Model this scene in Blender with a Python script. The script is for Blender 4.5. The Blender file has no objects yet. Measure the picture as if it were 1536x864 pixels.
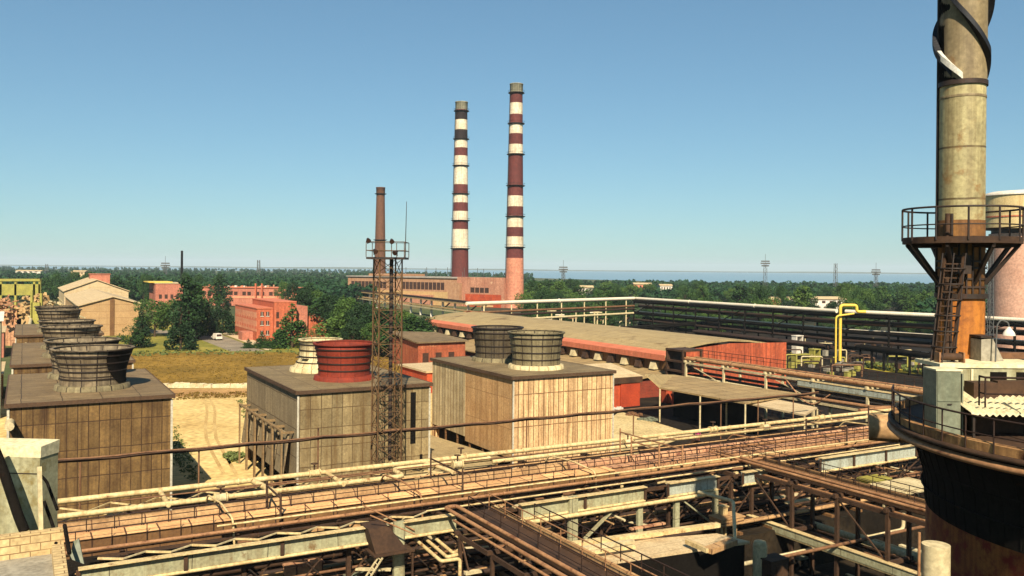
import bpy, math, random
import numpy as np
from mathutils import Vector, Matrix
rnd = random.Random(7)
sc = bpy.context.scene
col = sc.collection
rad = math.radians
# ------------------------------------------------------------------ camera
F, CX, CY, HC = 1300.0, 768.0, 402.5, 20.0
RHO = math.atan(14/1536)
RIGHT = Vector((math.cos(RHO), 0, math.sin(RHO))); UP = Vector((-math.sin(RHO), 0, math.cos(RHO)))
cam = bpy.data.cameras.new('camera'); camo = bpy.data.objects.new('camera', cam); col.objects.link(camo)
cam.sensor_width = 36; cam.lens = 36*F/1536; cam.shift_y = -(432-CY)/1536
cam.clip_start = 0.5; cam.clip_end = 80000
m = Matrix.Identity(4)
for i in range(3):
    m[i][0] = RIGHT[i]; m[i][1] = UP[i]; m[i][2] = (0, -1, 0)[i]
m[2][3] = HC
camo.matrix_world = m
sc.camera = camo
# ------------------------------------------------------------------ light
SUN_EL, SUN_AZ = 41.0, 176.0          # azimuth clockwise from +Y (north); the sun stands behind the camera
w = bpy.data.worlds.new('World'); sc.world = w; w.use_nodes = True
nt = w.node_tree; bg = nt.nodes['Background']
sky = nt.nodes.new('ShaderNodeTexSky'); sky.sky_type = 'NISHITA'; sky.sun_disc = False
sky.sun_elevation = rad(SUN_EL); sky.sun_rotation = rad(SUN_AZ)
sky.air_density = 1.0; sky.dust_density = 0.25; sky.ozone_density = 1.3; sky.altitude = 50
tint = nt.nodes.new('ShaderNodeMix'); tint.data_type = 'RGBA'; tint.blend_type = 'MULTIPLY'; tint.inputs[0].default_value = 1; tint.inputs[7].default_value = (.67, .99, 1.13, 1)
gam = nt.nodes.new('ShaderNodeGamma'); gam.inputs[1].default_value = .72; nt.links.new(sky.outputs[0], gam.inputs[0])
nt.links.new(gam.outputs[0], tint.inputs[6]); nt.links.new(tint.outputs[2], bg.inputs[0]); bg.inputs[1].default_value = 0.079
sl = bpy.data.lights.new('sun', 'SUN'); so = bpy.data.objects.new('sun', sl); col.objects.link(so)
sl.energy = 5.0; sl.angle = rad(0.5); sl.color = (1.0, 0.90, 0.74)
sd = Vector((math.sin(rad(SUN_AZ))*math.cos(rad(SUN_EL)), math.cos(rad(SUN_AZ))*math.cos(rad(SUN_EL)), math.sin(rad(SUN_EL))))
so.rotation_euler = sd.to_track_quat('Z', 'Y').to_euler(); so.location = (0, -20, 60)
sc.view_settings.view_transform = 'Standard'; sc.view_settings.look = 'None'
sc.view_settings.gamma = 1; sc.view_settings.exposure = 0.88
HAZE = 0.7e-4
sc.cycles.max_bounces = 5; sc.cycles.volume_bounces = 0

# ------------------------------------------------------------------ helpers
U = Vector((0.871, 0.491, 0)).normalized(); V = Vector((-U.y, U.x, 0)); Z = Vector((0, 0, 1))
G0 = -1.5
def ray(px, py): return RIGHT*((px-CX)/F) + UP*(-(py-CY)/F) + Vector((0, 1, 0))
def P(px, py, z):
    d = ray(px, py); t = (z-HC)/d.z
    return Vector((d.x*t, d.y*t, z))
def D(px, py, Y):
    d = ray(px, py); return Vector((d.x*Y, Y, HC+d.z*Y))
def GP(o, u, v, z): return Vector((o[0], o[1], 0)) + U*u + V*v + Z*z
ALB = .80
def S(r, g, b, k=1.0):
    f = lambda c: (c/12.92 if c <= .04045 else ((c+.055)/1.055)**2.4)
    return tuple(f(c/255)*k*ALB for c in (r, g, b))

class MB:
    def __init__(s): s.v = []; s.f = []; s.uv = []; s.sm = []; s.mi = []; s.cur = 0
    def face(s, pts, uv=None, smooth=False):
        n = len(s.v); s.v += [Vector(p) for p in pts]; s.f.append(list(range(n, n+len(pts)))); s.uv.append(uv); s.sm.append(smooth); s.mi.append(s.cur)
    def idx(s, ids, uv=None, smooth=False): s.f.append(list(ids)); s.uv.append(uv); s.sm.append(smooth); s.mi.append(s.cur)
    def hexa(s, p):          # p[0..3] bottom ring ccw, p[4..7] top ring
        n = len(s.v); s.v += [Vector(q) for q in p]
        for q in ((3,2,1,0), (4,5,6,7), (0,1,5,4), (1,2,6,5), (2,3,7,6), (3,0,4,7)): s.idx([n+i for i in q])
        return s
    def gbox(s, o, u0, u1, v0, v1, z0, z1):
        return s.hexa([GP(o, *c) for c in ((u0,v0,z0), (u1,v0,z0), (u1,v1,z0), (u0,v1,z0), (u0,v0,z1), (u1,v0,z1), (u1,v1,z1), (u0,v1,z1))])
    def box(s, x0, x1, y0, y1, z0, z1):
        return s.hexa([Vector(c) for c in ((x0,y0,z0), (x1,y0,z0), (x1,y1,z0), (x0,y1,z0), (x0,y0,z1), (x1,y0,z1), (x1,y1,z1), (x0,y1,z1))])
    def bar(s, a, b, wd, h=None, up=Z):
        a, b = Vector(a), Vector(b); h = wd if h is None else h
        d = (b-a).normalized(); sx = d.cross(up)
        if sx.length < 1e-4: sx = d.cross(Vector((0, 1, 0)))
        sx.normalize(); sy = sx.cross(d).normalized(); sx = sx*(wd/2); sy = sy*(h/2)
        return s.hexa([a-sx-sy, a+sx-sy, b+sx-sy, b-sx-sy, a-sx+sy, a+sx+sy, b+sx+sy, b-sx+sy])
    def tube(s, path, r, seg=8, cap=True):
        path = [Vector(p) for p in path]; n0 = len(s.v); rr = r if isinstance(r, (list, tuple)) else [r]*len(path)
        prev = None; L = 0; Ls = []
        for i, p in enumerate(path):
            if i: L += (p-path[i-1]).length
            Ls.append(L)
            d = (path[min(i+1, len(path)-1)]-path[max(i-1, 0)]).normalized()
            if prev is None:
                sx = d.cross(Z)
                if sx.length < 1e-3: sx = d.cross(Vector((0, 1, 0)))
            else: sx = prev - d*prev.dot(d)
            sx.normalize(); prev = sx; sy = sx.cross(d)
            for k in range(seg):
                a = 2*math.pi*k/seg; s.v.append(p + sx*(rr[i]*math.cos(a)) + sy*(rr[i]*math.sin(a)))
        for i in range(len(path)-1):
            for k in range(seg):
                k2 = (k+1) % seg; u0 = 2*math.pi*rr[i]*k/seg; u1 = 2*math.pi*rr[i]*(k+1)/seg
                s.idx((n0+i*seg+k, n0+(i+1)*seg+k, n0+(i+1)*seg+k2, n0+i*seg+k2), [(Ls[i], u0), (Ls[i+1], u0), (Ls[i+1], u1), (Ls[i], u1)], True)
        if cap:
            a = [s.v[n0+k].copy() for k in range(seg)]; b = [s.v[n0+(len(path)-1)*seg+k].copy() for k in range(seg)]
            s.face(a); s.face(b[::-1])
        return s
    def lathe(s, c, prof, seg=32, smooth=True, capb=False, capt=False):
        c = Vector(c); n0 = len(s.v); R0 = max(p[0] for p in prof)
        for r, z in prof:
            for k in range(seg):
                a = 2*math.pi*k/seg; s.v.append(c + Vector((r*math.cos(a), r*math.sin(a), z)))
        for i in range(len(prof)-1):
            for k in range(seg):
                k2 = (k+1) % seg; u0 = 2*math.pi*R0*k/seg; u1 = 2*math.pi*R0*(k+1)/seg
                z0, z1 = prof[i][1], prof[i+1][1]
                s.idx((n0+i*seg+k, n0+i*seg+k2, n0+(i+1)*seg+k2, n0+(i+1)*seg+k), [(u0, z0), (u1, z0), (u1, z1), (u0, z1)], smooth)
        if capb: s.face([s.v[n0+k].copy() for k in range(seg)][::-1])
        if capt: s.face([s.v[n0+(len(prof)-1)*seg+k].copy() for k in range(seg)])
        return s
    def prism(s, pts, dz):
        pts = [Vector(p) for p in pts]; a2 = sum(pts[i].x*pts[(i+1) % len(pts)].y - pts[(i+1) % len(pts)].x*pts[i].y for i in range(len(pts)))
        if a2 < 0: pts = pts[::-1]
        t = [p+Z*dz for p in pts]
        if dz < 0: t, pts = pts, t
        s.face(t); s.face(pts[::-1])
        for i in range(len(pts)):
            j = (i+1) % len(pts); s.face([pts[i], pts[j], t[j], t[i]])
        return s
    def build(s, name, mat, parent=None, label=None, cat=None, group=None, kind=None):
        mats = mat if isinstance(mat, (list, tuple)) else [mat]
        if parent is None:
            xs = [p.x for p in s.v]; ys = [p.y for p in s.v]; zs = [p.z for p in s.v]
            o0 = Vector(((min(xs)+max(xs))/2, (min(ys)+max(ys))/2, min(zs)))
        else: o0 = ORI[parent.name]
        me = bpy.data.meshes.new(name)
        me.from_pydata([tuple(p-o0) for p in s.v], [], s.f)
        uvl = me.uv_layers.new(name='UVMap'); buf = []
        for fi, f in enumerate(s.f):
            if s.uv[fi]: buf += [c for t in s.uv[fi] for c in t]; continue
            p = [s.v[i] for i in f]
            n = Vector((0, 0, 0))
            for i in range(len(p)): n += p[i].cross(p[(i+1) % len(p)]) if False else (p[i]-p[0]).cross(p[(i+1) % len(p)]-p[0])
            n = n.normalized() if n.length > 1e-9 else Z
            if abs(n.z) > .95:
                for q in p: buf += [q.dot(U), q.dot(V)]
            else:
                t = Z.cross(n).normalized(); b = n.cross(t)
                for q in p: buf += [q.dot(t), q.dot(b)]
        uvl.data.foreach_set('uv', buf)
        me.polygons.foreach_set('use_smooth', s.sm); me.polygons.foreach_set('material_index', s.mi)
        for mm in mats: me.materials.append(mm)
        o = bpy.data.objects.new(name, me); col.objects.link(o)
        if parent is None: o.location = o0; ORI[o.name] = o0
        else: o.parent = parent; ORI[o.name] = o0
        return tag(o, label, cat, group, kind)
ORI = {}
def tag(o, label=None, cat=None, group=None, kind=None):
    for k, v in (('label', label), ('category', cat), ('group', group), ('kind', kind)):
        if v: o[k] = v
    return o
def thing(name, label, cat, loc, group=None):
    o = bpy.data.objects.new(name, None); col.objects.link(o); o.location = loc; o.empty_display_size = .3
    ORI[o.name] = Vector(loc); return tag(o, label, cat, group)
def children(o): return [c for c in bpy.data.objects if c.parent == o]
def copy_tree(o, parent=None):
    kids = children(o); c = o.copy(); col.objects.link(c); c.parent = parent
    for k in kids: copy_tree(k, c)
    return c
def post_copy(src, parent, at):
    c = src.copy(); col.objects.link(c); c.parent = parent; c.location = Vector(at)-ORI[parent.name]; return c

# ------------------------------------------------------------------ materials
def M(name, c, c2=None, rough=.8, metal=0., ns=.6, mix=.6, panel=None, streak=None, rust=None, wave=None, bump=0., spec=.3, detail=6):
    mt = bpy.data.materials.new(name); mt.use_nodes = True; t = mt.node_tree; N = t.nodes.new; L = t.links.new
    b = t.nodes['Principled BSDF']; b.inputs['Roughness'].default_value = rough; b.inputs['Metallic'].default_value = metal
    b.inputs['Specular IOR Level'].default_value = spec
    tc = N('ShaderNodeTexCoord'); oi = N('ShaderNodeObjectInfo')
    ml = N('ShaderNodeVectorMath'); ml.operation = 'SCALE'; ml.inputs[0].default_value = (37, 53, 71); L(oi.outputs['Random'], ml.inputs['Scale'])
    ad = N('ShaderNodeVectorMath'); L(tc.outputs['Object'], ad.inputs[0]); L(ml.outputs[0], ad.inputs[1])
    def noise(scale, vec=None, det=detail, r=.6):
        n = N('ShaderNodeTexNoise'); n.inputs['Scale'].default_value = scale; n.inputs['Detail'].default_value = det; n.inputs['Roughness'].default_value = r
        L(vec or ad.outputs[0], n.inputs['Vector']); return n.outputs['Fac']
    def ramp(f, a, bb):
        r = N('ShaderNodeMapRange'); r.inputs[1].default_value = a; r.inputs[2].default_value = bb; L(f, r.inputs[0]); return r.outputs[0]
    def mixc(f, a, bb, mode='MIX'):
        x = N('ShaderNodeMix'); x.data_type = 'RGBA'; x.blend_type = mode
        for sock, val in ((x.inputs[0], f), (x.inputs[6], a), (x.inputs[7], bb)):
            if hasattr(val, 'links'): L(val, sock)
            elif isinstance(val, (tuple, list)): sock.default_value = (*val[:3], 1)
            else: sock.default_value = val
        return x.outputs[2]
    c2 = c2 or tuple(x*.7 for x in c)
    n1 = noise(ns)
    cur = mixc(ramp(n1, .5-.25/max(mix, .1)*.6, .5+.25/max(mix, .1)*.6), c, c2)
    n2 = noise(ns*9, det=4)
    cur = mixc(.5, cur, mixc(ramp(n2, .3, .7), (.46, .43, .38), (1.52, 1.5, 1.46)), 'MULTIPLY')
    hgt = n2
    if panel:
        pw, ph, ms, mc, var = panel
        br = N('ShaderNodeTexBrick'); br.offset = panel_off.get(name, 0.); br.inputs['Scale'].default_value = 1; br.inputs['Brick Width'].default_value = pw
        br.inputs['Row Height'].default_value = ph; br.inputs['Mortar Size'].default_value = ms; br.inputs['Mortar Smooth'].default_value = .3
        br.inputs['Color1'].default_value = (1-var, 1-var, 1-var, 1); br.inputs['Color2'].default_value = (1+var, 1+var*.95, 1+var*.85, 1); br.inputs['Mortar'].default_value = (1, 1, 1, 1)
        dn = N('ShaderNodeTexNoise'); dn.inputs['Scale'].default_value = .5; L(ad.outputs[0], dn.inputs['Vector'])
        dv = N('ShaderNodeVectorMath'); dv.operation = 'MULTIPLY_ADD'; L(dn.outputs['Color'], dv.inputs[0]); dv.inputs[1].default_value = (min(pw, ph, 1.2)*.13,)*3; L(tc.outputs['UV'], dv.inputs[2])
        L(dv.outputs[0], br.inputs['Vector'])
        cur = mixc(1., cur, br.outputs['Color'], 'MULTIPLY')
        fm = N('ShaderNodeMath'); fm.operation = 'MULTIPLY'; L(br.outputs['Fac'], fm.inputs[0]); L(ramp(noise(1.3), .1, .5), fm.inputs[1])
        cur = mixc(fm.outputs[0], cur, mc)
        hgt = br.outputs['Fac']
    if streak:
        sc_, am = streak
        mp = N('ShaderNodeMapping'); mp.inputs['Scale'].default_value = (2.1, .10, 1); L(tc.outputs['UV'], mp.inputs['Vector'])
        av = N('ShaderNodeVectorMath'); L(mp.outputs[0], av.inputs[0]); L(ml.outputs[0], av.inputs[1])
        f = ramp(noise(1., av.outputs[0], 7, .68), .44, .72)
        fm = N('ShaderNodeMath'); fm.operation = 'MULTIPLY'; L(f, fm.inputs[0]); fm.inputs[1].default_value = am
        cur = mixc(fm.outputs[0], cur, sc_)
    if rust:
        rc, th, rs = rust
        f = ramp(noise(rs, det=8, r=.7), th, th+.12); cur = mixc(f, cur, rc)
    if wave:
        wv = N('ShaderNodeTexWave'); wv.wave_type = 'BANDS'; wv.bands_direction = 'X'; wv.inputs['Scale'].default_value = wave; L(tc.outputs['UV'], wv.inputs['Vector']); hgt = wv.outputs['Fac']
    L(cur, b.inputs['Base Color'])
    if bump:
        bp = N('ShaderNodeBump'); bp.inputs['Strength'].default_value = bump; bp.inputs['Distance'].default_value = .08; bp.invert = bool(panel)
        L(hgt, bp.inputs['Height']); L(bp.outputs[0], b.inputs['Normal'])
    return mt
panel_off = {'brick_red': .5, 'brick_tan': .5}
DK = S(45, 28, 15)
m_wood = M('brown_boards', S(138, 108, 62), S(88, 64, 32), panel=(.82, 2.3, .045, S(66, 44, 22), .18), streak=(S(58, 34, 12), .9), bump=.3)
m_board = M('grey_panels', S(160, 140, 98), S(124, 106, 72), panel=(1.0, 1.75, .042, S(84, 64, 38), .22), streak=(S(98, 70, 34), .8), bump=.3)
m_board_gr = M('grey_side_panels', S(158, 140, 106), S(132, 114, 84), panel=(3.0, 2.6, .05, S(86, 68, 46), .12), streak=(S(100, 78, 50), .5), bump=.2)
m_slat = M('tan_boards', S(232, 192, 138, 1.2), S(200, 158, 108, 1.1), panel=(.62, 3.4, .05, S(100, 70, 38), .13), streak=(S(122, 88, 52), .9), bump=.35)
m_slat2 = M('pale_side_boards', S(214, 192, 146), S(172, 150, 108), panel=(.8, 9., .06, S(96, 74, 46), .2), streak=(S(140, 106, 62), .6), bump=.3)
m_side3 = M('tan_side_sheet', S(214, 172, 116), S(182, 138, 88), panel=(1.3, 3.2, .035, S(150, 110, 68), .08), streak=(S(130, 92, 52), .6))
m_felt = M('roofing_felt', S(142, 122, 86), S(112, 94, 64), panel=(3.0, 1.6, .04, S(70, 52, 34), .12), rust=(S(84, 60, 38), .62, .5))
m_feltdk = M('dark_roofing_felt', S(138, 116, 82), S(106, 86, 58), panel=(3.0, 1.6, .04, S(52, 38, 24), .12))
m_trimpale = M('pale_corner_trim', S(206, 196, 170), rough=.6)
m_trimdk = M('dark_roof_edge', S(92, 68, 46))
m_black = M('matt_black', (.006, .005, .004), (.010, .008, .006), rough=.95, spec=.05, rust=(S(52, 33, 20), .62, .9))  # shared black: soot, dark parts, and shade put into the tank wall and basins
m_blackmet = M('dark_painted_steel', (.020, .014, .010), (.035, .02, .012), rough=.6, rust=(S(74, 42, 22), .58, 1.2))
m_stavedk = M('weathered_staves', S(160, 144, 114), S(98, 80, 56), panel=(1.5, .84, .07, S(40, 29, 19), .3), streak=(S(44, 32, 22), .9), bump=.3, ns=.35)
m_stave = M('grey_staves', S(142, 130, 96), S(112, 98, 68), panel=(1.3, 30., .07, S(48, 36, 22), .14), streak=(S(60, 48, 30), .6), bump=.3)
m_stavegr = M('sooty_grey_staves', S(104, 92, 68), S(74, 62, 44), panel=(1.3, 30., .07, S(34, 25, 16), .16), streak=(S(34, 25, 16), .8), bump=.3)
m_stavewh = M('cream_staves', S(224, 208, 164), S(200, 180, 130), panel=(1.1, 30., .05, S(120, 98, 60), .1), streak=(S(140, 112, 66), .5), bump=.2)
m_red = M('red_stave_paint', S(146, 54, 30), S(112, 40, 22), panel=(1.6, 30., .04, S(84, 26, 16), .1), streak=(S(96, 34, 20), .6), bump=.2)
m_hoop = M('hoop_iron', S(44, 32, 22), rough=.6)
m_pink = M('pink_render', S(204, 132, 104), S(172, 102, 78), ns=.25, streak=(S(140, 84, 62), .75))
m_orange = M('orange_red_render', S(206, 112, 74), S(170, 86, 56), ns=.25, streak=(S(132, 66, 44), .75), rust=(S(212, 146, 106), .62, .4))
m_palepink = M('pale_pink_tile', S(226, 164, 124), S(208, 126, 92), panel=(30., 2.4, .5, S(206, 110, 76), .1))
m_redwall = M('red_wall_paint', S(204, 88, 46), S(158, 62, 34), ns=.3, streak=(S(120, 46, 26), .7), rust=(S(214, 134, 92), .6, .35))
m_redbrick = M('brick_red', S(150, 58, 36), S(120, 44, 28), panel=(.6, .25, .03, S(110, 70, 50), .2))
m_brown = M('station_brown_render', S(190, 148, 112), S(158, 116, 84), streak=(S(130, 88, 60), .6))
m_sandstone = M('ochre_render', S(206, 172, 118), S(178, 142, 94), streak=(S(160, 120, 70), .5))
m_glassdk = M('dark_window_glass', S(56, 40, 34), S(84, 60, 48), rough=.25, spec=.5, ns=.3)
m_roofpale = M('pale_sheet_roof', S(214, 190, 146), S(186, 158, 116), panel=(6., 1.2, .03, S(150, 124, 86), .06))
m_roofolive = M('olive_sheet_roof', S(182, 158, 110), S(156, 134, 92), panel=(12., 3.0, .04, S(116, 96, 62), .06), rust=(S(122, 98, 62), .56, .16), streak=(S(126, 104, 66), .5))
m_rooftile = M('tan_slab_roof', S(172, 146, 100), S(146, 120, 80), panel=(3.0, 2.4, .06, S(84, 62, 38), .12))
m_fascia = M('pink_fascia_paint', S(218, 128, 92), S(194, 104, 72), streak=(S(140, 84, 54), .6))
m_hallwall = M('tan_hall_panels', S(196, 160, 110), S(176, 140, 94), panel=(20., 2.0, .06, S(138, 104, 66), .06), streak=(S(150, 112, 70), .4))
m_brick = M('brick_chimney', S(124, 84, 58), S(100, 66, 46), panel=(1.2, .6, .04, S(84, 60, 44), .1), streak=(S(60, 42, 30), .5))
m_chwhite = M('chimney_white', S(240, 228, 200), S(216, 196, 160), streak=(S(140, 112, 90), .75), ns=.1)
m_chred = M('chimney_brown_red', S(112, 54, 46), S(90, 42, 36), streak=(S(76, 34, 30), .6), ns=.1)
m_chpink = M('chimney_pink_brick', S(208, 140, 108), S(188, 118, 90), panel=(4., 1.6, .06, S(168, 108, 84), .06), ns=.1)
m_chcap = M('chimney_grey_cap', S(168, 162, 136), S(130, 124, 100), panel=(1.4, 30., .1, S(84, 76, 60), .1))
m_chblack = M('chimney_soot', S(30, 22, 20), S(44, 30, 28))
m_cream = M('cream_pipe_paint', S(230, 206, 150), S(206, 178, 122), rough=.55, streak=(S(150, 110, 60), .6), rust=(S(126, 84, 46), .57, 1.3))
m_tan = M('tan_pipe_lagging', S(196, 156, 106), S(152, 112, 70), rough=.75, panel=(1.6, 30., .05, S(90, 58, 34), .16), rust=(S(120, 74, 42), .62, .8))
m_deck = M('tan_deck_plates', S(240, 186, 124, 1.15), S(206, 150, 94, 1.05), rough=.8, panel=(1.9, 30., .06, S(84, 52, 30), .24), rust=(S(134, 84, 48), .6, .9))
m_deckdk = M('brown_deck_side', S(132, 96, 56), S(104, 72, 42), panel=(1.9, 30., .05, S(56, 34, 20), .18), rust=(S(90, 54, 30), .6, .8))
m_copper = M('rust_brown_rail', S(178, 132, 90), S(134, 92, 58), rough=.65, rust=(S(96, 56, 32), .54, 1.6))
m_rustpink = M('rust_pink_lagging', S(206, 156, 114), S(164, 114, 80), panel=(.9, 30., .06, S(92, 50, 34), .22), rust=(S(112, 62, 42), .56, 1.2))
m_girder = M('grey_green_girder', S(182, 178, 140), S(158, 154, 118), rough=.55, panel=(4.5, 30., .03, S(70, 66, 52), .04), rust=(S(124, 92, 54), .58, .9), streak=(S(120, 96, 62), .6))
m_bluegirder = M('pale_blue_girder', S(184, 188, 170), S(160, 164, 146), rough=.55, panel=(4.5, 30., .03, S(80, 84, 80), .04), rust=(S(122, 98, 64), .58, .9), streak=(S(120, 104, 76), .6))
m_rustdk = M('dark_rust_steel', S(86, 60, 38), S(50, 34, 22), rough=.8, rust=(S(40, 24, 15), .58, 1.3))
m_railrust = M('rusty_railing', S(60, 38, 24), S(38, 24, 15), rough=.7)
m_pipedk = M('dark_brown_pipe', S(66, 46, 32), S(40, 27, 18), rough=.7, rust=(S(120, 78, 46), .62, .7))
m_pipemid = M('brown_pipe', S(140, 100, 66), S(100, 68, 44), rough=.7, rust=(S(60, 38, 24), .56, .8))
m_whitepipe = M('white_jacket_pipe', S(240, 226, 200), S(222, 206, 176), rough=.5, rust=(S(170, 140, 104), .7, .3))
m_yellow = M('yellow_pipe_paint', S(242, 206, 84), S(224, 186, 70), rough=.5, rust=(S(170, 130, 50), .7, .6))
m_yellowgr = M('yellow_green_paint', S(176, 166, 76), S(136, 128, 62), rough=.6)
m_mast = M('mast_rusty_steel', S(116, 86, 52), S(78, 56, 34), rough=.7)
m_mastfar = M('far_grey_steel', S(96, 96, 92), rough=.7)
m_stackupper = M('weathered_stack_grey', S(200, 184, 130), S(152, 142, 102), rough=.6, panel=(30., 2.1, .05, S(100, 84, 54), .06), streak=(S(96, 72, 38), .75), rust=(S(140, 100, 52), .56, .8))
m_stacktop = M('brown_grey_stack', S(158, 140, 104), S(130, 112, 78), rough=.65, streak=(S(84, 66, 42), .7), rust=(S(120, 84, 46), .62, .8))
m_stackor = M('orange_rust_stack', S(196, 126, 44), S(160, 94, 32), rough=.75, streak=(S(110, 58, 22), .8), rust=(S(120, 66, 28), .6, 1.0))
m_strakeshade = M('shaded_strake_black', (.010, .010, .012), rough=.55)  # the strakes' shaded underside is put into the colour as black
m_strakelit = M('lit_strake_white', S(230, 224, 206), rough=.6)  # brightness of a sunlit strake face, painted as white
m_concrete = M('pale_concrete', S(222, 204, 160), S(188, 168, 122), rough=.9, rust=(S(150, 132, 88), .58, .7), streak=(S(140, 124, 84), .5))
m_greytank = M('grey_green_tank', S(176, 172, 136), S(150, 142, 104), rough=.7, rust=(S(130, 112, 62), .54, .9), streak=(S(110, 94, 50), .6))
m_creamtop = M('cream_lid', S(236, 224, 182), S(216, 198, 150), rough=.8)
m_brick_tan = M('brick_tan', S(214, 188, 136), S(190, 160, 110), panel=(.62, .27, .02, S(132, 104, 66), .12), bump=.3)
m_slab = M('grey_roof_slab', S(164, 156, 136), S(140, 130, 110), rough=.85)
m_cabinet = M('grey_green_cabinet', S(128, 132, 110), S(108, 112, 90), rough=.5, streak=(S(110, 100, 74), .4))
m_siloc = M('silo_cream', S(232, 208, 150), S(210, 184, 126), panel=(7., 6., .08, S(176, 146, 98), .05), streak=(S(190, 150, 90), .5))
m_silop = M('silo_pink', S(222, 174, 146), S(200, 150, 122), panel=(4., 1.5, .03, S(204, 154, 126), .03), ns=.2)
m_trunk = M('bark', S(82, 64, 44), S(58, 44, 30))
m_glass = M('lamp_glass', S(200, 205, 200), rough=.2, spec=.5)
m_timber = M('grey_timber', S(150, 124, 84), S(116, 90, 58), rough=.85)
m_white = M('white_wall_paint', S(232, 222, 204), S(212, 198, 176))

def leafmat(name, a, b, lsc=5.):
    mt = bpy.data.materials.new(name); mt.use_nodes = True; t = mt.node_tree; N = t.nodes.new; L = t.links.new
    bs = t.nodes['Principled BSDF']; bs.inputs['Roughness'].default_value = .7; bs.inputs['Specular IOR Level'].default_value = .2
    tc = N('ShaderNodeTexCoord'); n = N('ShaderNodeTexNoise'); n.inputs['Scale'].default_value = lsc; n.inputs['Detail'].default_value = 5
    L(tc.outputs['Object'], n.inputs['Vector'])
    oi = N('ShaderNodeObjectInfo'); ad = N('ShaderNodeMath'); ad.operation = 'MULTIPLY_ADD'; L(oi.outputs['Random'], ad.inputs[0]); ad.inputs[1].default_value = .3; L(n.outputs['Fac'], ad.inputs[2])
    r = N('ShaderNodeMapRange'); r.inputs[1].default_value = .35; r.inputs[2].default_value = .95; L(ad.outputs[0], r.inputs[0])
    x = N('ShaderNodeMix'); x.data_type = 'RGBA'; L(r.outputs[0], x.inputs[0]); x.inputs[6].default_value = (*[c*.82 for c in a], 1); x.inputs[7].default_value = (*[c*.82 for c in b], 1)
    L(x.outputs[2], bs.inputs['Base Color']); return mt
m_leafdk = leafmat('dark_leaves', (.012, .036, .009), (.050, .105, .020))
m_leaf = leafmat('green_leaves', (.026, .070, .012), (.110, .175, .030))
m_leafconif = leafmat('conifer_needles', (.008, .024, .008), (.022, .052, .012))
m_leaffar = leafmat('far_wood_leaves', (.010, .040, .012), (.042, .100, .024), .03)

def groundmat(name, cols, scale, rough=.95, speck=None):
    mt = bpy.data.materials.new(name); mt.use_nodes = True; t = mt.node_tree; N = t.nodes.new; L = t.links.new
    bs = t.nodes['Principled BSDF']; bs.inputs['Roughness'].default_value = rough; bs.inputs['Specular IOR Level'].default_value = .15
    tc = N('ShaderNodeTexCoord')
    n = N('ShaderNodeTexNoise'); n.inputs['Scale'].default_value = scale; n.inputs['Detail'].default_value = 9; n.inputs['Roughness'].default_value = .65
    L(tc.outputs['Object'], n.inputs['Vector'])
    r = N('ShaderNodeValToRGB'); els = r.color_ramp.elements
    while len(els) < len(cols): els.new(.5)
    for i, c in enumerate(cols): els[i].position = .32+.36*i/(len(cols)-1); els[i].color = (*c, 1)
    L(n.outputs['Fac'], r.inputs[0])
    n2 = N('ShaderNodeTexNoise'); n2.inputs['Scale'].default_value = scale*22; n2.inputs['Detail'].default_value = 3; L(tc.outputs['Object'], n2.inputs['Vector'])
    mr = N('ShaderNodeMapRange'); mr.inputs[1].default_value = .3; mr.inputs[2].default_value = .7; mr.inputs[3].default_value = .7; mr.inputs[4].default_value = 1.3; L(n2.outputs['Fac'], mr.inputs[0])
    x = N('ShaderNodeMix'); x.data_type = 'RGBA'; x.blend_type = 'MULTIPLY'; x.inputs[0].default_value = 1; L(r.outputs[0], x.inputs[6]); L(mr.outputs[0], x.inputs[7])
    L(x.outputs[2], bs.inputs['Base Color'])
    bp = N('ShaderNodeBump'); bp.inputs['Strength'].default_value = .4; bp.inputs['Distance'].default_value = .15; L(n2.outputs['Fac'], bp.inputs['Height']); L(bp.outputs[0], bs.inputs['Normal'])
    return mt
g_earth = groundmat('far_earth', [(.045, .06, .02), (.07, .08, .025), (.12, .10, .045)], .012)
g_sand = groundmat('pale_sand', [S(160, 126, 72), S(204, 170, 106), S(220, 188, 122), S(226, 194, 130)], .06)
g_field = groundmat('dry_grass_ochre', [S(100, 80, 26), S(138, 106, 38), S(160, 124, 50)], .045)
g_lawn = groundmat('olive_lawn', [S(96, 98, 38), S(132, 124, 50), S(164, 146, 66)], .07)
g_oilshade = groundmat('oily_shaded_yard', [(.006, .004, .002), (.012, .008, .004), (.030, .020, .010)], .12)  # dark oily ground with the deep shadow under the racks put into its colour
g_road = groundmat('road_asphalt', [S(116, 104, 86), S(140, 126, 104), S(156, 140, 116)], .15)
g_track = groundmat('brown_track', [S(150, 112, 66), S(176, 134, 82), S(200, 156, 98)], .1)
g_dark = groundmat('dark_scrub', [(.02, .022, .012), (.035, .035, .018), (.06, .05, .028)], .05)
g_ygrass = groundmat('yellow_weeds', [S(120, 110, 30), S(170, 150, 44), S(196, 172, 60)], .2)

def sheet(name, pts, mat, lift, label=None, kind='structure'):
    b = MB(); b.face([Vector((p[0], p[1], G0+lift)) for p in pts]); 
    a2 = sum(pts[i][0]*pts[(i+1) % len(pts)][1]-pts[(i+1) % len(pts)][0]*pts[i][1] for i in range(len(pts)))
    if a2 < 0: b.f[0].reverse()
    return b.build(name, mat, kind=kind, label=label)
def gp(px, py): return P(px, py, G0)

exec_order = []
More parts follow.
